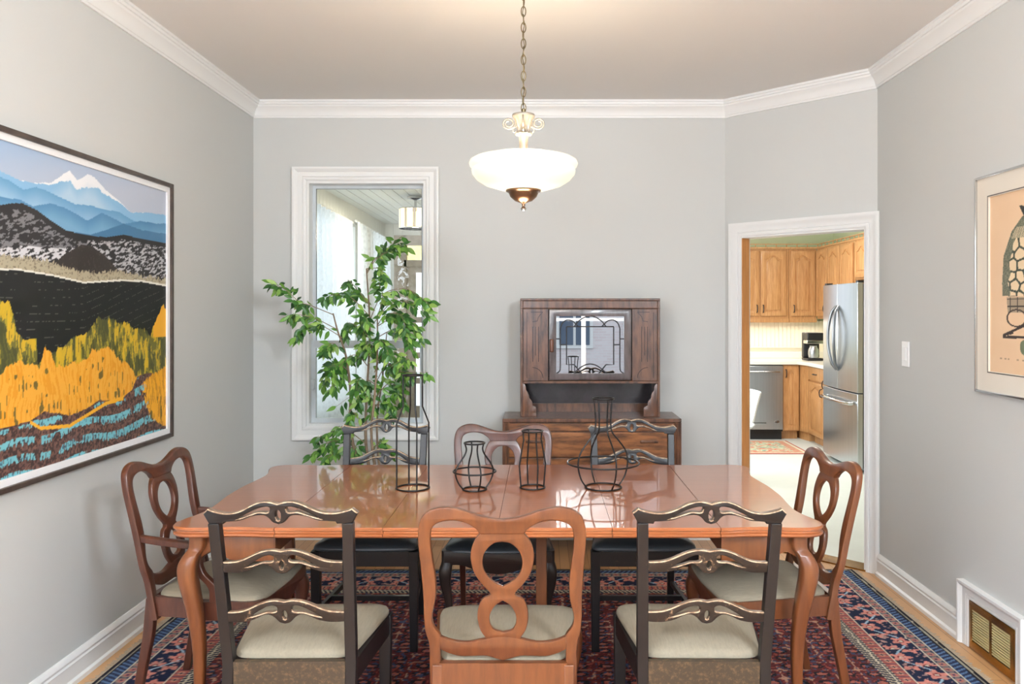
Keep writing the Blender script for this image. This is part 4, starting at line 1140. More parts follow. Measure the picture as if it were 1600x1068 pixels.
# aprons on the two end sections
for s in (-1, 1):
    b = MB()
    for sy in (-1, 1):
        pts = [(0.79, TZ - 0.037), (0.79, TZ - 0.135), (0.90, TZ - 0.135), (0.95, TZ - 0.13), (0.99, TZ - 0.112), (1.02, TZ - 0.10), (1.055, TZ - 0.12), (1.055, TZ - 0.037)]
        v, f, _ = plate(pts, [], 0.02, 0.001)
        b.add([(s * x, y + sy * (HW - 0.075), z) for x, y, z in v], f)
    v, f, _ = plate([(-0.49, TZ - 0.037), (-0.49, TZ - 0.062), (0.49, TZ - 0.062), (0.49, TZ - 0.037)], [], 0.02, 0.001)
    b.add([(s * (1.065 + y), x, z) for x, y, z in v], f)
    b.box(s * 0.79, s * 0.81, -HW + 0.08, HW - 0.08, TZ - 0.11, TZ - 0.037)
    b.build('apron', M['table_leg'], tb)
# corner legs: cabriole
def cab_leg(sx, sy):
    ks = [(0.0, 0.024, 0.0), (0.02, 0.026, 0.0), (0.05, 0.019, 0.002), (0.15, 0.0165, -0.004), (0.30, 0.020, -0.004), (0.42, 0.024, 0.008), (0.50, 0.0275, 0.022), (0.56, 0.029, 0.033), (0.60, 0.029, 0.033), (0.632, 0.027, 0.020), (0.655, 0.026, 0.004), (0.67, 0.026, 0.0), (TZ - 0.036, 0.026, 0.0)]
    pts = smooth_pts([(a, b_, c_) for a, b_, c_ in ks], 4)
    rings = []
    for p in pts:
        z, h, o_ = p.x, p.y, p.z
        z = min(z, TZ - 0.036); ch = h * 0.28
        cx = sx * (1.06 + o_ * 0.9); cy = sy * (HW - 0.058 + o_ * 0.5)
        r = [(-h, -h + ch), (-h + ch, -h), (h - ch, -h), (h, -h + ch), (h, h - ch), (h - ch, h), (-h + ch, h), (-h, h - ch)]
        rings.append([(cx + a, cy + b_, z) for a, b_ in r])
    return MB().loft(rings)
for sx in (-1, 1):
    for sy in (-1, 1): cab_leg(sx, sy).build('leg', M['table_leg'], tb, ang=50)
# centre support leg, block and slides
MB().box(-0.02 + 0.15, 0.025 + 0.15, -0.025, 0.025, 0, TZ - 0.075).build('leg', M['table_leg'], tb, bevel=0.003)
MB().box(0.09, 0.21, -0.06, 0.06, TZ - 0.075, TZ - 0.0655).build('mounting_block', M['dark'], tb)
b = MB()
for y in (-0.24, 0.20): b.box(-0.78, 0.78, y, y + 0.035, TZ - 0.064, TZ - 0.037)
for x in (-0.6, -0.2, 0.2, 0.6): b.box(x - 0.03, x + 0.03, -0.50, 0.50, TZ - 0.05, TZ - 0.037)
b.build('slides', M['mahog_dk'], tb)


# ------------------------------------------------------------------ chairs
def back_y(z): return -0.114 - 0.2 * z


def rake(v):      # plate verts (x, thickness, z) -> raked back plane
    return [(x, back_y(z) + y, z) for x, y, z in v]


def qz(y):        # sketch row -> height on the raked plane
    q = (y - 486) / F
    return (1.5 - 2.516 * q) / (1 - 0.2 * q)


def qx(h, y):
    z = qz(y); return h * (2.516 - 0.2 * z) / F


def pts(lst): return [(qx(h, y), qz(y)) for h, y in lst]


def mir(lst): return [(-a, b) for a, b in lst[::-1]]


def sm2(lst, n=4): return [(p.x, p.y) for p in smooth_pts([(a, b, 0) for a, b in lst], n)]


def seat_pad(b, bh, fh, y0, y1, z0, z1, crown, bow=0.0, m=0, rc=0.03):
    """rounded trapezoid pad"""
    n = 56; out = []
    # base outline (superellipse corner rounding on a trapezoid)
    for k in range(n):
        a = 2 * PI * k / n; ca, sa = math.cos(a), math.sin(a)
        ex = 0.22
        X = math.copysign(abs(ca) ** ex, ca); Y = math.copysign(abs(sa) ** ex, sa)
        t = (Y + 1) / 2; w = bh + (fh - bh) * t
        out.append((X * w, y0 + (y1 - y0) * t + bow * (1 - X * X) * (1 if Y > 0 else 0) * t))
    cx, cy = 0, (y0 + y1) / 2
    rings = []
    for ins, z in ((0.012, z0), (0.0, z0 + 0.006), (0.0, z0 + (z1 - z0) * 0.45), (0.006, z0 + (z1 - z0) * 0.8), (0.018, z1), (0.05, z1 + crown * 0.45), (0.11, z1 + crown * 0.85), (0.17, z1 + crown)):
        r = []
        for (x, y) in out:
            L = math.hypot(x - cx, y - cy); kx = max(0.02, (L - ins) / L); r.append((cx + (x - cx) * kx, cy + (y - cy) * kx, z))
        rings.append(r)
    b.loft(rings, m)


# figure-eight splat shapes
B_OUT = [(114.5, 1075), (114.8, 1040), (115, 1010), (121, 988), (123, 965), (123.5, 937), (127, 890), (130.5, 855), (130.5, 831), (126, 813), (116, 803), (102, 797.5), (85, 796), (65, 799.5), (45, 806), (22, 812.5), (0, 815)]
B_INN = [(97.5, 1075), (97.5, 1040), (97.5, 1010), (97.5, 995), (107.5, 981), (110.3, 965), (104.5, 937), (104, 909), (107.8, 881), (111.5, 853), (110.5, 832), (101, 821), (81, 816.5), (59, 819.5), (42, 828.5), (34, 838)]
RING = [(30, 833), (40, 843), (47, 857), (49.6, 873), (45.5, 895), (34, 914), (19, 931), (30.6, 938), (37.6, 950), (39.8, 968), (35.5, 987), (26, 1001), (22, 1010)]
H1 = [(0, 850), (14, 853), (27, 866), (31, 884), (26, 900), (14, 912), (0, 919.5)]
H2 = [(0, 941.5), (11.5, 949), (19.5, 962), (20.3, 976), (14, 986.5), (0, 990.5)]
X_T = [(99, 996), (88, 1001), (72, 1005), (52, 1006), (30, 1001), (14, 998), (0, 997)]
X_B = [(99, 1016), (84, 1023), (66, 1027.5), (44, 1027), (26, 1027), (12, 1031), (0, 1034)]


def chair_b(label, frame, fabric, arms=False, apron=None):
    apron = apron or frame
    t = thing('splat_back_chair', label, 'chair')
    o_ = sm2(pts(B_OUT)); i_ = sm2(pts(B_INN))
    # ring (closed hoop without splat)
    outline = o_ + mir(o_)[1:] + mir(i_)[::-1][::-1] if False else None
    left_in = i_
    poly = o_ + mir(o_)[1:] + [(-a, b) for a, b in i_] + i_[::-1]
    v, f, _ = plate(poly, [], 0.026, 0.005)
    MB().add(rake(v), f).build('back_frame', frame, t)
    r_ = sm2(pts(RING), 3)
    v, f, _ = plate(r_ + mir(r_), [sm2(pts(H1), 4) + mir(sm2(pts(H1), 4))[1:-1], sm2(pts(H2), 4) + mir(sm2(pts(H2), 4))[1:-1]], 0.018, 0.004)
    MB().add(rake(v), f).build('splat', frame, t)
    a_ = sm2(pts(X_T), 3); c_ = sm2(pts(X_B), 3)
    v, f, _ = plate(a_ + mir(a_)[1:] + mir(mir(c_))[0:] if False else a_ + mir(a_)[1:] + [(-x, z) for x, z in c_] + c_[::-1][1:], [], 0.022, 0.004)
    MB().add(rake(v), f).build('cross_rail', frame, t)
    # seat rails
    b = MB()
    b.box(-0.19, 0.19, -0.222, -0.198, 0.375, 0.445)
    for s in (-1, 1):
        b.loft([[(s * 0.185, -0.2, 0.375), (s * 0.207, -0.2, 0.375), (s * 0.207, -0.2, 0.445), (s * 0.185, -0.2, 0.445)], [(s * 0.222, 0.2, 0.375), (s * 0.247, 0.2, 0.375), (s * 0.247, 0.2, 0.445), (s * 0.222, 0.2, 0.445)]])
    v, f, _ = plate(sm2([(-0.235, 0.445), (-0.12, 0.445), (0.12, 0.445), (0.235, 0.445)], 2) + sm2([(0.235, 0.385), (0.16, 0.385), (0.10, 0.365), (0.0, 0.345), (-0.10, 0.365), (-0.16, 0.385), (-0.235, 0.385)], 3), [], 0.024, 0.002)
    b.add([(x, y + 0.205, z) for x, y, z in v], f)
    b.build('seat_frame', apron, t)
    b = MB(); seat_pad(b, 0.193, 0.242, -0.196, 0.213, 0.435, 0.462, 0.022, 0.02)
    b.build('seat', fabric, t, ang=60)
    for s in (-1, 1):
        rings = []
        for z, y, w in ((0.0, -0.275, 0.015), (0.15, -0.248, 0.016), (0.3, -0.218, 0.018), (0.44, -0.204, 0.019)):
            cx = s * 0.196
            rings.append([(cx - w * 0.8, y - w, z), (cx + w * 0.8, y - w, z), (cx + w * 0.8, y + w, z), (cx - w * 0.8, y + w, z)])
        MB().loft(rings).build('leg', frame, t, bevel=0.003)
        rings = []
        for p in smooth_pts([(0.0, 0.018, 0.004), (0.03, 0.018, 0.004), (0.08, 0.013, -0.004), (0.2, 0.015, -0.006), (0.30, 0.022, 0.008), (0.36, 0.027, 0.008), (0.40, 0.024, 0.0), (0.447, 0.024, 0.0)], 3):
            z, h, o = p; cx = s * (0.222 + o); cy = 0.192 + o; ch = h * 0.35
            rings.append([(cx + a, cy + c__, z) for a, c__ in ((-h, -h + ch), (-h + ch, -h), (h - ch, -h), (h, -h + ch), (h, h - ch), (h - ch, h), (-h + ch, h), (-h, h - ch))])
        MB().loft(rings).build('leg', apron, t, ang=50)
        if arms:
            ar = smooth_pts([(s * 0.214, -0.248, 0.662), (s * 0.224, -0.16, 0.654), (s * 0.234, -0.06, 0.648), (s * 0.237, 0.03, 0.646), (s * 0.234, 0.075, 0.638)], 5)
            n_ = len(ar); rings = []
            for i, p in enumerate(ar):
                w = 0.012 + 0.008 * i / n_; h = 0.013
                rings.append([(p.x - w, p.y, p.z - h), (p.x + w, p.y, p.z - h), (p.x + w, p.y, p.z + h * 0.6), (p.x + w * 0.5, p.y, p.z + h), (p.x - w * 0.5, p.y, p.z + h), (p.x - w, p.y, p.z + h * 0.6)])
            an = MB().loft(rings).build('arm', frame, t, bevel=0.003)
            sp2 = smooth_pts([(s * 0.244, 0.06, 0.445), (s * 0.244, 0.05, 0.50), (s * 0.242, 0.0, 0.55), (s * 0.238, -0.01, 0.60), (s * 0.235, 0.045, 0.638)], 5)
            rings = []
            for i, p in enumerate(sp2):
                w = 0.013; d_ = 0.022 - 0.006 * math.sin(PI * i / len(sp2))
                rings.append([(p.x - w, p.y - d_, p.z), (p.x + w, p.y - d_, p.z), (p.x + w, p.y + d_, p.z), (p.x - w, p.y + d_, p.z)])
            MB().loft(rings).box(s * 0.243 - 0.012, s * 0.243 + 0.012, 0.01, 0.10, 0.38, 0.447).build('arm_support', frame, t, bevel=0.003)
    return t


# ladder-back
K = 0.000568
TOPR_U = [(390, -52), (362, -78), (345, -70), (300, -60), (265, -57), (225, -62), (185, -75), (125, -107), (85, -121), (60, -124), (30, -120), (0, -111)]
TOPR_L = [(362, 0), (285, 0), (280, -12), (240, -16), (195, -22), (150, -40), (115, -50), (75, -52), (50, -40), (28, -15), (0, -5)]
TOP_SLOT = [(198, -34), (150, -63), (100, -87), (58, -97), (40, -90), (44, -74), (58, -66), (100, -68), (150, -50)]
MID_U = [(305, -58), (270, -60), (230, -66), (190, -80), (130, -110), (85, -126), (50, -131), (25, -129), (0, -124)]
MID_L = [(305, -2), (260, -2), (215, -6), (165, -20), (120, -44), (85, -52), (55, -38), (28, -10), (0, -1)]
MID_SLOT = [(178, -38), (130, -72), (88, -95), (58, -102), (38, -92), (40, -74), (56, -66), (95, -64), (135, -50)]


def rail_shape(U, L, slot, z0, oy, orx, ory):
    cv = lambda l: [(a * K, z0 - b * K) for a, b in l]
    # upper edge: left to right
    u_ = sm2(cv(U)[1:], 3) if U[0][0] > 350 else sm2(cv(U), 3)
    if U[0][0] > 350: u_ = [cv(U)[0]] + u_
    l_ = sm2(cv(L), 3) if U[0][0] <= 350 else cv(L)[:2] + sm2(cv(L)[2:], 3)
    poly = [(-a, b) for a, b in u_] + u_[::-1][1:] + l_ + [(-a, b) for a, b in l_[::-1][1:]]
    s_ = [(p.x, p.y) for p in smooth_pts([(a, b, 0) for a, b in cv(slot)], 3, closed=True)]
    ov = [(orx * K * math.cos(2 * PI * k / 20), z0 - oy * K + ory * K * math.sin(2 * PI * k / 20)) for k in range(20)]
    return poly, [s_, [(-a, b) for a, b in s_[::-1]], ov]


def chair_a(label, fabric, railmat, apron, cut_in=None):
    t = thing('ladder_back_chair', label, 'chair')
    bw = M['black_wood']
    poly, holes = rail_shape(TOPR_U, TOPR_L, TOP_SLOT, 0.8817, -52, 14, 28)
    v, f, ms = plate(poly, holes, 0.026, 0.003, edge=True)
    MB().add([(x, y + back_y(z) - 1.2 * (0.04 - x * x) * 0.4, z) for x, y, z in v], f, ms).build('crest_rail', [bw, M['edge'], M['rail_top']], t)
    for z0 in (0.7315, 0.5756):
        poly, holes = rail_shape(MID_U, MID_L, MID_SLOT, z0, -50, 12, 24)
        v, f, ms = plate(poly, holes, 0.020, 0.003, edge=True)
        MB().add([(x, y + back_y(z) - 1.2 * (0.04 - x * x) * 0.4, z) for x, y, z in v], f, ms).build('ladder_rail', [railmat, M['edge'], M['rail_top']], t)
    for s in (-1, 1):
        rings = []
        for z, w in ((0.0, 0.014), (0.44, 0.0165), (0.55, 0.0165), (0.8817, 0.0155)):
            cx = s * (0.182 + 0.0095 * max(0, z - 0.44) / 0.44) if z >= 0.44 else s * 0.182
            y = back_y(z) if z >= 0.44 else -0.202 - 0.05 * ((0.44 - z) / 0.44) ** 1.5
            rings.append([(cx - w, y - 0.016, z), (cx + w, y - 0.016, z), (cx + w, y + 0.016, z), (cx - w, y + 0.016, z)])
        MB().loft(rings).build('back_post', bw, t, bevel=0.002)
        MB().loft([[(s * 0.215 + a * w, 0.185 + c_ * w, z) for a, c_ in ((-1, -1), (1, -1), (1, 1), (-1, 1))] for z, w in ((0, 0.016), (0.44, 0.021))]).build('leg', bw, t, bevel=0.002)
    b = MB()
    b.box(-0.166, 0.166, -0.218, -0.196, 0.375, 0.448, 1)
    b.box(-0.195, 0.195, 0.178, 0.202, 0.375, 0.442)
    for s in (-1, 1):
        b.loft([[(s * 0.176, -0.19, 0.375), (s * 0.194, -0.19, 0.375), (s * 0.194, -0.19, 0.442), (s * 0.176, -0.19, 0.442)], [(s * 0.212, 0.17, 0.375), (s * 0.232, 0.17, 0.375), (s * 0.232, 0.17, 0.442), (s * 0.212, 0.17, 0.442)]])
    b.build('seat_frame', [bw, apron], t)
    b = MB(); seat_pad(b, 0.178, 0.238, -0.188, 0.212, 0.440, 0.470, 0.020, 0.005)
    b.build('seat', fabric, t, ang=60)
    b = MB()
    for s in (-1, 1): b.loft([[(s * 0.182 + a * 0.008, -0.20, 0.17 + c_ * 0.012) for a, c_ in ((-1, -1), (1, -1), (1, 1), (-1, 1))], [(s * 0.213 + a * 0.008, 0.18, 0.17 + c_ * 0.012) for a, c_ in ((-1, -1), (1, -1), (1, 1), (-1, 1))]])
    b.box(-0.195, 0.195, 0.0, 0.018, 0.16, 0.182)
    b.build('stretcher', bw, t)
    return t


def place(o, x, y, rz, label=None, group=None):
    o.location = (x, y, RUGZ); o.rotation_euler = (0, 0, rz)
    if label: o['label'] = label
    return o


ca = chair_a('worn black ladder-back chair with beige seat, at the table\'s near left', M['beige'], M['gilt_rail'], M['gold_brown'])
place(ca, -0.752, 2.63, R(0.8))
place(copy_tree(ca), 0.488, 2.63, R(-0.5), 'worn black ladder-back chair with beige seat, at the table\'s near right')
cb = chair_b('light brown figure-eight back chair with beige seat, near middle of the table', M['mahog'], M['beige'])
place(cb, -0.112, 2.63, 0)
place(chair_b('brown figure-eight back armchair with beige seat at the table\'s left end', M['mahog_dk'], M['beige'], arms=True), -1.212, 3.165, R(-93.6))
place(copy_tree(cb), 0.853, 3.165, R(95), 'armless brown figure-eight back chair with beige seat at the table\'s right end')
cfa = chair_a('dark ladder-back chair with black seat on far side before the ficus', M['leather'], M['black_wood'], M['black_wood'])
place(cfa, -0.772, 3.745, PI)
place(copy_tree(cfa), 0.455, 3.745, PI, 'dark ladder-back chair with black seat on far side before the sideboard')
cfb = chair_b('brown figure-eight back chair with black seat, far middle of the table', M['mahog_dk'], M['leather'], apron=M['leather_rail'])
place(cfb, -0.187, 3.745, PI)


# ------------------------------------------------------------------ wire vases on the table
def wire_vase(label, x, y, rings_, prof, nw=4, rot=0.4, r=0.0037):
    t = thing('wire_vase', label, 'vase', (x, y, 0.7503), rot, None)
    for i, (rr, z) in enumerate(rings_):
        MB().tube([(rr * math.cos(2 * PI * k / 48), rr * math.sin(2 * PI * k / 48), z) for k in range(48)], r, 8, closed=True).build('wire_ring', M['wire'], t)
    b = MB()
    sm = smooth_pts([(a, 0, c_) for a, c_ in prof[1]], 6) if prof[0] == 's' else [Vector((a, 0, c_)) for a, c_ in prof[1]]
    for k in range(nw):
        a = 2 * PI * k / nw
        b.tube([(p.x * math.cos(a), p.x * math.sin(a), p.z) for p in sm], r * 0.95, 8)
    b.build('upright_wires', M['wire'], t)
    return t


def vx(px, Y): return (px - 845) * Y / F
wire_vase('tall narrow black wire bottle shape, leftmost on the table', vx(645, 3.434), 3.434, [(0.069, 0.0028), (0.042, 0.479)], ('l', [(0.069, 0.003), (0.0695, 0.275), (0.042, 0.345), (0.042, 0.479)]))
wire_vase('squat round black wire vase shape with one hoop, second from left on table', vx(741.5, 3.407), 3.407, [(0.049, 0.0028), (0.089, 0.078), (0.0425, 0.196)],
          ('s', [(0.049, 0.003), (0.072, 0.035), (0.083, 0.075), (0.070, 0.11), (0.045, 0.145), (0.036, 0.17), (0.0425, 0.196)]))
wire_vase('slim diamond shaped black wire vase, between the two hooped ones', vx(832, 3.444), 3.444, [(0.052, 0.0028), (0.0435, 0.241)], ('l', [(0.052, 0.003), (0.060, 0.098), (0.040, 0.205), (0.0435, 0.241)]))
wire_vase('large bulb shaped black wire vase with wide hoop and long neck', vx(942.5, 3.448), 3.448, [(0.077, 0.0028), (0.152, 0.106), (0.045, 0.379)],
          ('s', [(0.077, 0.003), (0.105, 0.045), (0.118, 0.10), (0.108, 0.15), (0.075, 0.195), (0.042, 0.235), (0.036, 0.28), (0.039, 0.33), (0.045, 0.379)]))

# ------------------------------------------------------------------ sideboard and hutch
SBX, SBW = 0.313, 1.096
sb = thing('sideboard', 'dark walnut sideboard with reeded corners against the back wall', 'sideboard', (SBX, 5.145, 0.001))
hw = SBW / 2; y0, y1 = -0.19, 0.165
MB().box(-hw, hw, y0, y1, 0.818, 0.842).build('top', M['walnut'], sb, bevel=0.004)
MB().box(-hw + 0.03, hw - 0.03, y0 + 0.02, y1, 0.20, 0.816).build('carcass', M['walnut'], sb)
for s in (-1, 1):
    b = MB()
    b.box(s * (hw - 0.012) - 0.012, s * (hw - 0.012) + 0.012 - 0.0, y0 + 0.006, y0 + 0.03, 0.0, 0.817)
    for k in range(3): b.tube([(s * (hw - 0.012 - k * 0.012), y0 + 0.008, 0.0), (s * (hw - 0.012 - k * 0.012), y0 + 0.008, 0.817)], 0.006, 8)
    b.build('reeded_post', M['walnut'], sb)
    MB().box(s * (hw - 0.02) - 0.02, s * (hw - 0.02) + 0.02, y1 - 0.04, y1, 0.0, 0.2).build('leg', M['walnut'], sb)
MB().box(-hw + 0.04, hw - 0.04, y0 + 0.006, y0 + 0.02, 0.765, 0.812).build('frieze', M['walnut_h'], sb, bevel=0.003)
d = MB().box(-hw + 0.04, hw - 0.04, y0 + 0.002, y0 + 0.02, 0.605, 0.758).build('drawer', M['walnut_h'], sb, bevel=0.005)
for x in (-0.35, 0.35): MB().box(x - 0.055, x + 0.055, y0 - 0.014, y0 + 0.002, 0.694, 0.710).build('handle', M['walnut'], d, bevel=0.005)
for s in (-1, 1):
    x0, x1 = (-hw + 0.04, -0.003) if s < 0 else (0.003, hw - 0.04)
    d = MB().box(x0, x1, y0 + 0.002, y0 + 0.02, 0.215, 0.598).box(x0 + 0.05, x1 - 0.05, y0 - 0.003, y0 + 0.002, 0.26, 0.555).build('door', M['walnut_h'], sb, bevel=0.004)
    MB().box(-s * -0.03 - 0.008, -s * -0.03 + 0.008, y0 - 0.014, y0 + 0.002, 0.42, 0.50).build('handle', M['walnut'], d, bevel=0.004)

hx0, hx1 = -0.1275, 0.742
HC = (hx0 + hx1) / 2; HH = (hx1 - hx0) / 2
hu = thing('hutch', 'dark walnut hutch with leaded glass door and open niche, on the sideboard', 'cabinet', (HC, 5.18, 0.8435))
fy, by = -0.14, 0.135         # front and back, local
Z0, ZC_, ZT = 0.0, 0.212, 0.736
b = MB()
for s in (-1, 1): b.box(s * (HH - 0.008) - 0.008, s * (HH - 0.008) + 0.008, fy, by, 0, ZT - 0.01)
b.box(-HH, HH, fy - 0.006, by, ZT - 0.014, ZT)
b.box(-HH + 0.016, HH - 0.016, fy + 0.002, by, ZC_ - 0.002, ZC_ + 0.012)
b.box(-HH + 0.016, HH - 0.016, fy, fy + 0.02, ZT - 0.065, ZT - 0.014)
b.build('carcass', M['walnut'], hu, bevel=0.003)
MB().box(-HH + 0.016, HH - 0.016, fy - 0.01, fy + 0.002, ZC_ - 0.004, ZC_ + 0.008).box(-HH, HH, fy - 0.004, fy, ZT - 0.062, ZT - 0.056).build('moulding', M['walnut'], hu, bevel=0.002)
MB().box(-HH + 0.016, HH - 0.016, by - 0.01, by, 0, ZT - 0.014).build('back_panel', M['walnut_dk'], hu)
MB().box(-HH + 0.016, HH - 0.016, by - 0.025, by - 0.01, 0.0, 0.055).build('back_ledge', M['walnut'], hu)
# scalloped brackets
br_ = [(0, 0.21), (0.012, 0.205), (0.022, 0.185), (0.022, 0.165), (0.034, 0.15), (0.042, 0.13), (0.042, 0.115), (0.056, 0.10), (0.062, 0.085), (0.062, 0.07), (0.082, 0.062), (0.088, 0.045), (0.088, 0.0), (0, 0.0)]
for s in (-1, 1):
    v, f, _ = plate([(s * (-HH + 0.014 + a), z) for a, z in br_], [], 0.016, 0.002)
    MB().add([(x, y + fy + 0.012, z) for x, y, z in v], f).build('bracket', M['walnut'], hu)
# side panels with incised carving
pw = 0.155
for s in (-1, 1):
    xa = -HH + 0.018 if s < 0 else HH - 0.018 - pw
    pn = MB().box(xa, xa + pw, fy + 0.004, fy + 0.018, ZC_ + 0.013, ZT - 0.066).build('side_panel', M['walnut'], hu)
    b = MB(); cx = xa + pw / 2; yy = fy + 0.0035; zt = ZT - 0.085; zb = ZC_ + 0.03
    def ln(p): b.tube([(x, yy, z) for x, z in p], 0.0018, 6)
    m_ = 1 if s < 0 else -1
    ln([(cx - m_ * 0.03, zt), (cx + m_ * 0.045, zt), (cx + m_ * 0.03, zt - 0.015), (cx + m_ * 0.018, zt - 0.03), (cx + m_ * 0.01, zt - 0.055), (cx - m_ * 0.02, zt - 0.06)])
    ln([(cx - 0.018, zt - 0.09), (cx - 0.018, zb + 0.10)]); ln([(cx + 0.0, zt - 0.09), (cx + 0.0, zb + 0.14)]); ln([(cx + 0.018, zt - 0.09), (cx + 0.018, zb + 0.10)])
    ln([(cx - m_ * 0.02 + m_ * 0.065 * math.sin(t_ * PI / 12), zb + 0.065 * math.cos(t_ * PI / 12)) for t_ in range(7)])
    ln([(cx - m_ * 0.055, zb), (cx - m_ * 0.055, zt)])
    b.build('carving', M['walnut_dk'], pn)
# glazed door
dx0, dx1 = -HH + 0.018 + pw + 0.006, HH - 0.018 - pw - 0.006
dz0, dz1 = ZC_ + 0.016, ZT - 0.068
v, f, _ = plate([(dx0, dz0), (dx1, dz0), (dx1, dz1), (dx0, dz1)], [[(dx0 + 0.045, dz0 + 0.042), (dx1 - 0.045, dz0 + 0.042), (dx1 - 0.045, dz1 - 0.042), (dx0 + 0.045, dz1 - 0.042)]], 0.018, 0.002)
M['door_walnut'] = mat('grey_brown_walnut', (98, 84, 82), 0.28, coat=0.4, rgb2=(70, 58, 56), vscale=6, stretch=(4, 4, 1))
dd = MB().add([(x, y + fy + 0.010, z) for x, y, z in v], f).build('glazed_door', M['door_walnut'], hu)
gx0, gx1, gz0, gz1 = dx0 + 0.04, dx1 - 0.04, dz0 + 0.038, dz1 - 0.038
MB().box(gx0, gx1, fy + 0.010, fy + 0.013, gz0, gz1).build('glass_pane', M['cabglass'], dd)
b = MB()
gw = gx1 - gx0; gh = gz1 - gz0
def gl(p, n=0):
    q_ = [(gx0 + a * gw, fy + 0.0075, gz1 - c_ * gh) for a, c_ in p]
    b.tube(smooth_pts(q_, n) if n else q_, 0.0038, 6)
gl([(0.16, 0.19), (0.16, 0.84), (0.27, 0.84)]); gl([(0.84, 0.19), (0.84, 0.84), (0.73, 0.84)]); gl([(0.16, 0.19), (0.28, 0.19)]); gl([(0.84, 0.19), (0.72, 0.19)]); gl([(0.28, 0.19), (0.72, 0.19)])
for m_ in (0, 1):
    g = (lambda a: a) if m_ == 0 else (lambda a: 1 - a)
    gl([(g(0.07), 0.22), (g(0.10), 0.13), (g(0.16), 0.08), (g(0.24), 0.09), (g(0.29), 0.14), (g(0.33), 0.19)], 4)
    gl([(g(0.07), 0.22), (g(0.07), 0.86)]); gl([(g(0.0), 0.40), (g(0.07), 0.40)]); gl([(g(0.07), 0.50), (g(0.16), 0.50)])
    gl([(g(0.07), 0.86), (g(0.06), 0.95), (g(0.0), 1.0)], 3)
    gl([(g(0.27), 0.84), (g(0.33), 0.93), (g(0.38), 1.0)], 3)
gl([(0.27, 0.19), (0.33, 0.10), (0.42, 0.03), (0.5, 0.01), (0.58, 0.03), (0.67, 0.10), (0.73, 0.19)], 4)
gl([(0.25, 1.0), (0.35, 0.90), (0.42, 0.85), (0.5, 0.83), (0.58, 0.85), (0.65, 0.90), (0.75, 1.0)], 4)
b.build('lead_tracery', M['lead'], dd)
MB().box(dx0 + 0.004, dx0 + 0.028, fy - 0.016, fy + 0.0015, (dz0 + dz1) / 2 - 0.045, (dz0 + dz1) / 2 + 0.035).build('door_pull', M['mahog'], dd, bevel=0.006)


# ------------------------------------------------------------------ ficus
FX, FY = -0.985, 4.93
fc = thing('potted_ficus', 'tall leafy green ficus in a navy pot before the window', 'plant', (FX, FY, 0.001))
MB().lathe([(0.0, 0.0), (0.12, 0.0), (0.15, 0.03), (0.185, 0.12), (0.19, 0.22), (0.178, 0.28), (0.188, 0.30), (0.188, 0.315), (0.170, 0.315), (0.165, 0.27), (0.0, 0.265)], 40).build('pot', M['navy'], fc, ang=50)
MB().lathe([(0.0, 0.266), (0.166, 0.266), (0.15, 0.278), (0.0, 0.285)], 24).build('soil', M['soil'], fc)


def fpt(zx, zy, Y):
    px = 400 + zx / 2.225; py = 240 + zy / 2.225
    return Vector(((px - 845) * Y / F - FX, Y - FY, 1.5 - (py - 486) * Y / F))


stems = []
b = MB()
def stem(pl, r0, r1):
    P = smooth_pts([tuple(p) for p in pl], 5); n_ = len(P)
    b.tube(P, [r0 + (r1 - r0) * i / (n_ - 1) for i in range(n_)], 8); stems.extend(P)
root = Vector((0, 0, 0.27))
stem([root + Vector((-0.03, 0.0, 0)), fpt(335, 1000, 4.9), fpt(328, 820, 4.92), fpt(312, 700, 4.93), fpt(285, 620, 4.95), fpt(268, 555, 4.95)], 0.011, 0.004)
stem([root + Vector((0.0, 0.02, 0)), fpt(385, 1040, 4.95), fpt(384, 860, 4.97), fpt(396, 620, 5.0), fpt(384, 400, 5.02)], 0.012, 0.004)
stem([root + Vector((0.03, -0.02, 0)), fpt(402, 1000, 4.88), fpt(412, 850, 4.86), fpt(422, 700, 4.86), fpt(422, 560, 4.88)], 0.010, 0.004)
stem([root + Vector((0.02, 0.03, 0)), fpt(420, 950, 5.0), fpt(440, 780, 5.05), fpt(455, 620, 5.05)], 0.008, 0.003)
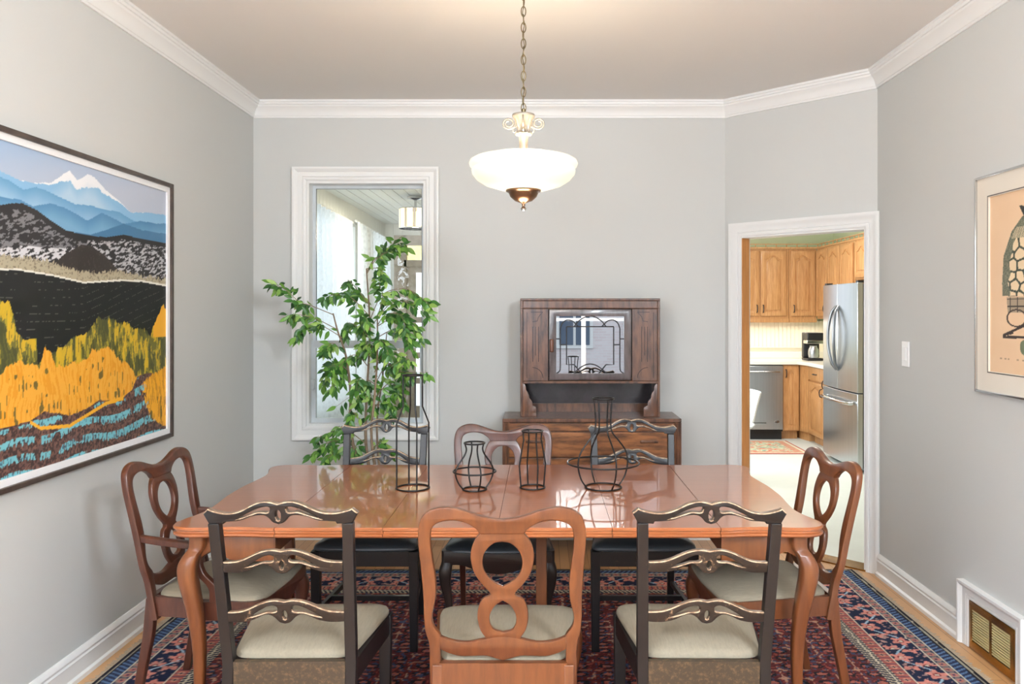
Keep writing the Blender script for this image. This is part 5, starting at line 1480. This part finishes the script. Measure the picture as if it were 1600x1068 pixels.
twigs = [
    [(268, 560), (190, 528), (150, 515), (100, 470), (62, 457)], [(280, 610), (210, 575), (150, 560), (118, 560)], [(300, 640), (230, 600), (170, 600), (140, 640)],
    [(384, 420), (420, 365), (470, 335), (520, 315)], [(386, 410), (410, 370), (440, 345), (455, 330), (505, 290)], [(385, 400), (430, 400), (450, 430)], [(390, 520), (350, 470), (320, 440), (330, 490)],
    [(390, 560), (330, 500), (280, 490), (240, 500)], [(395, 580), (440, 490), (520, 470), (570, 500), (605, 525)], [(400, 600), (470, 520), (540, 520), (600, 560)],
    [(422, 600), (480, 570), (540, 590), (575, 640)], [(420, 640), (480, 610), (520, 620), (545, 680)], [(395, 640), (350, 600), (320, 590), (310, 630)], [(312, 700), (270, 660), (250, 670), (240, 690)],
    [(325, 800), (280, 730), (250, 760), (235, 800)], [(325, 760), (300, 740), (270, 750), (275, 810)], [(390, 740), (350, 700), (310, 720), (300, 780)], [(390, 700), (420, 650), (450, 660), (460, 700)],
    [(415, 800), (450, 740), (490, 740), (520, 790)], [(412, 850), (460, 800), (500, 820), (510, 870)], [(412, 760), (440, 700), (480, 690), (540, 720)], [(390, 800), (360, 780), (350, 820), (360, 870)],
    [(410, 880), (440, 860), (470, 880), (470, 920)], [(385, 960), (340, 900), (330, 930), (300, 970)], [(385, 1010), (300, 950), (260, 970), (205, 990)], [(360, 1040), (290, 1000), (240, 1010), (200, 1045)],
    [(400, 1040), (430, 1000), (450, 1010), (470, 1040)], [(340, 1040), (290, 1030), (260, 1050), (240, 1065)], [(440, 700), (480, 750), (520, 760), (600, 760)], [(390, 640), (370, 600), (380, 570), (370, 560)],
    [(422, 570), (440, 500), (430, 460), (425, 430)], [(420, 700), (400, 680), (370, 660), (360, 700)], [(412, 800), (390, 790), (400, 840), (410, 880)], [(420, 600), (450, 560), (500, 560), (520, 600)],
    [(340, 1040), (350, 1010), (345, 1030), (350, 1060)]]
LF = MB()
rl = random.Random(11)


def leaf(base, d, L):
    """one pointed leaf, folded along its midrib, starting at base towards d"""
    d = d.normalized(); side = d.cross(Vector((rl.uniform(-0.5, 0.5), -1 + rl.uniform(-0.3, 0.3), rl.uniform(-0.2, 0.7)))).normalized(); nrm = side.cross(d).normalized()
    w = L * rl.uniform(0.17, 0.215); st = d * L * 0.14
    A = base + st
    rows = [(0.0, 0.0), (0.16, 0.6), (0.36, 1.0), (0.58, 0.92), (0.80, 0.5), (1.0, 0.0)]
    v = [A]
    for t, ww in rows[1:-1]:
        c_ = A + d * L * t - nrm * L * 0.10 * t * t + nrm * 0
        v += [c_ + side * w * ww + nrm * w * 0.28 * ww, c_, c_ - side * w * ww + nrm * w * 0.28 * ww]
    v.append(A + d * L - nrm * L * 0.14)
    f = [(0, 1, 2), (0, 2, 3)]
    for i in range(3):
        a = 1 + 3 * i
        f += [(a, a + 3, a + 4, a + 1), (a + 1, a + 4, a + 5, a + 2)]
    f += [(10, 13, 11), (11, 13, 12)]
    LF.add(v, f)
    LF.tube([base, A], 0.0010, 4)


extra = []
for i, tw in enumerate(twigs):
    Y0 = 4.93; dep = rl.uniform(-0.22, 0.22)
    n_ = len(tw)
    P = smooth_pts([tuple(fpt(x, y, Y0 + dep * k / (n_ - 1))) for k, (x, y) in enumerate(tw)], 6)
    m_ = len(P)
    b.tube(P, [0.003 - 0.0018 * k / (m_ - 1) for k in range(m_)], 5)
    start = int(m_ * 0.25)
    for k in range(start, m_):
        for rep in range(2 if k % 2 else 3):
            tdir = (P[min(k + 1, m_ - 1)] - P[max(k - 1, 0)]).normalized()
            dr_ = tdir * rl.uniform(0.2, 0.8) + Vector((rl.uniform(-0.8, 0.8), rl.uniform(-0.7, 0.5), rl.uniform(-1.1, 0.15)))
            leaf(P[k] + Vector((rl.uniform(-0.01, 0.01), rl.uniform(-0.03, 0.03), rl.uniform(-0.015, 0.01))), dr_, rl.uniform(0.046, 0.072))
    # side sprigs off the inner twigs
    if 250 < tw[-1][0] < 560 and 430 < tw[-1][1] < 950:
        for s_ in range(2):
            st_ = P[rl.randint(start, m_ - 1)]; e_ = st_ + Vector((rl.uniform(-0.12, 0.12), rl.uniform(-0.12, 0.10), rl.uniform(-0.12, 0.03)))
            b.tube([st_, (st_ + e_) / 2 + Vector((0, 0, 0.01)), e_], [0.0018, 0.0014, 0.001], 4)
            for q in range(5):
                leaf(st_.lerp(e_, 0.2 + q * 0.2), (e_ - st_).normalized() * 0.6 + Vector((rl.uniform(-0.8, 0.8), rl.uniform(-0.6, 0.5), rl.uniform(-1, 0.1))), rl.uniform(0.05, 0.075))
b.build('stems', M['bark'], fc)
lo_ = LF.build('foliage', M['leaf'], fc, recalc=False, ang=80)
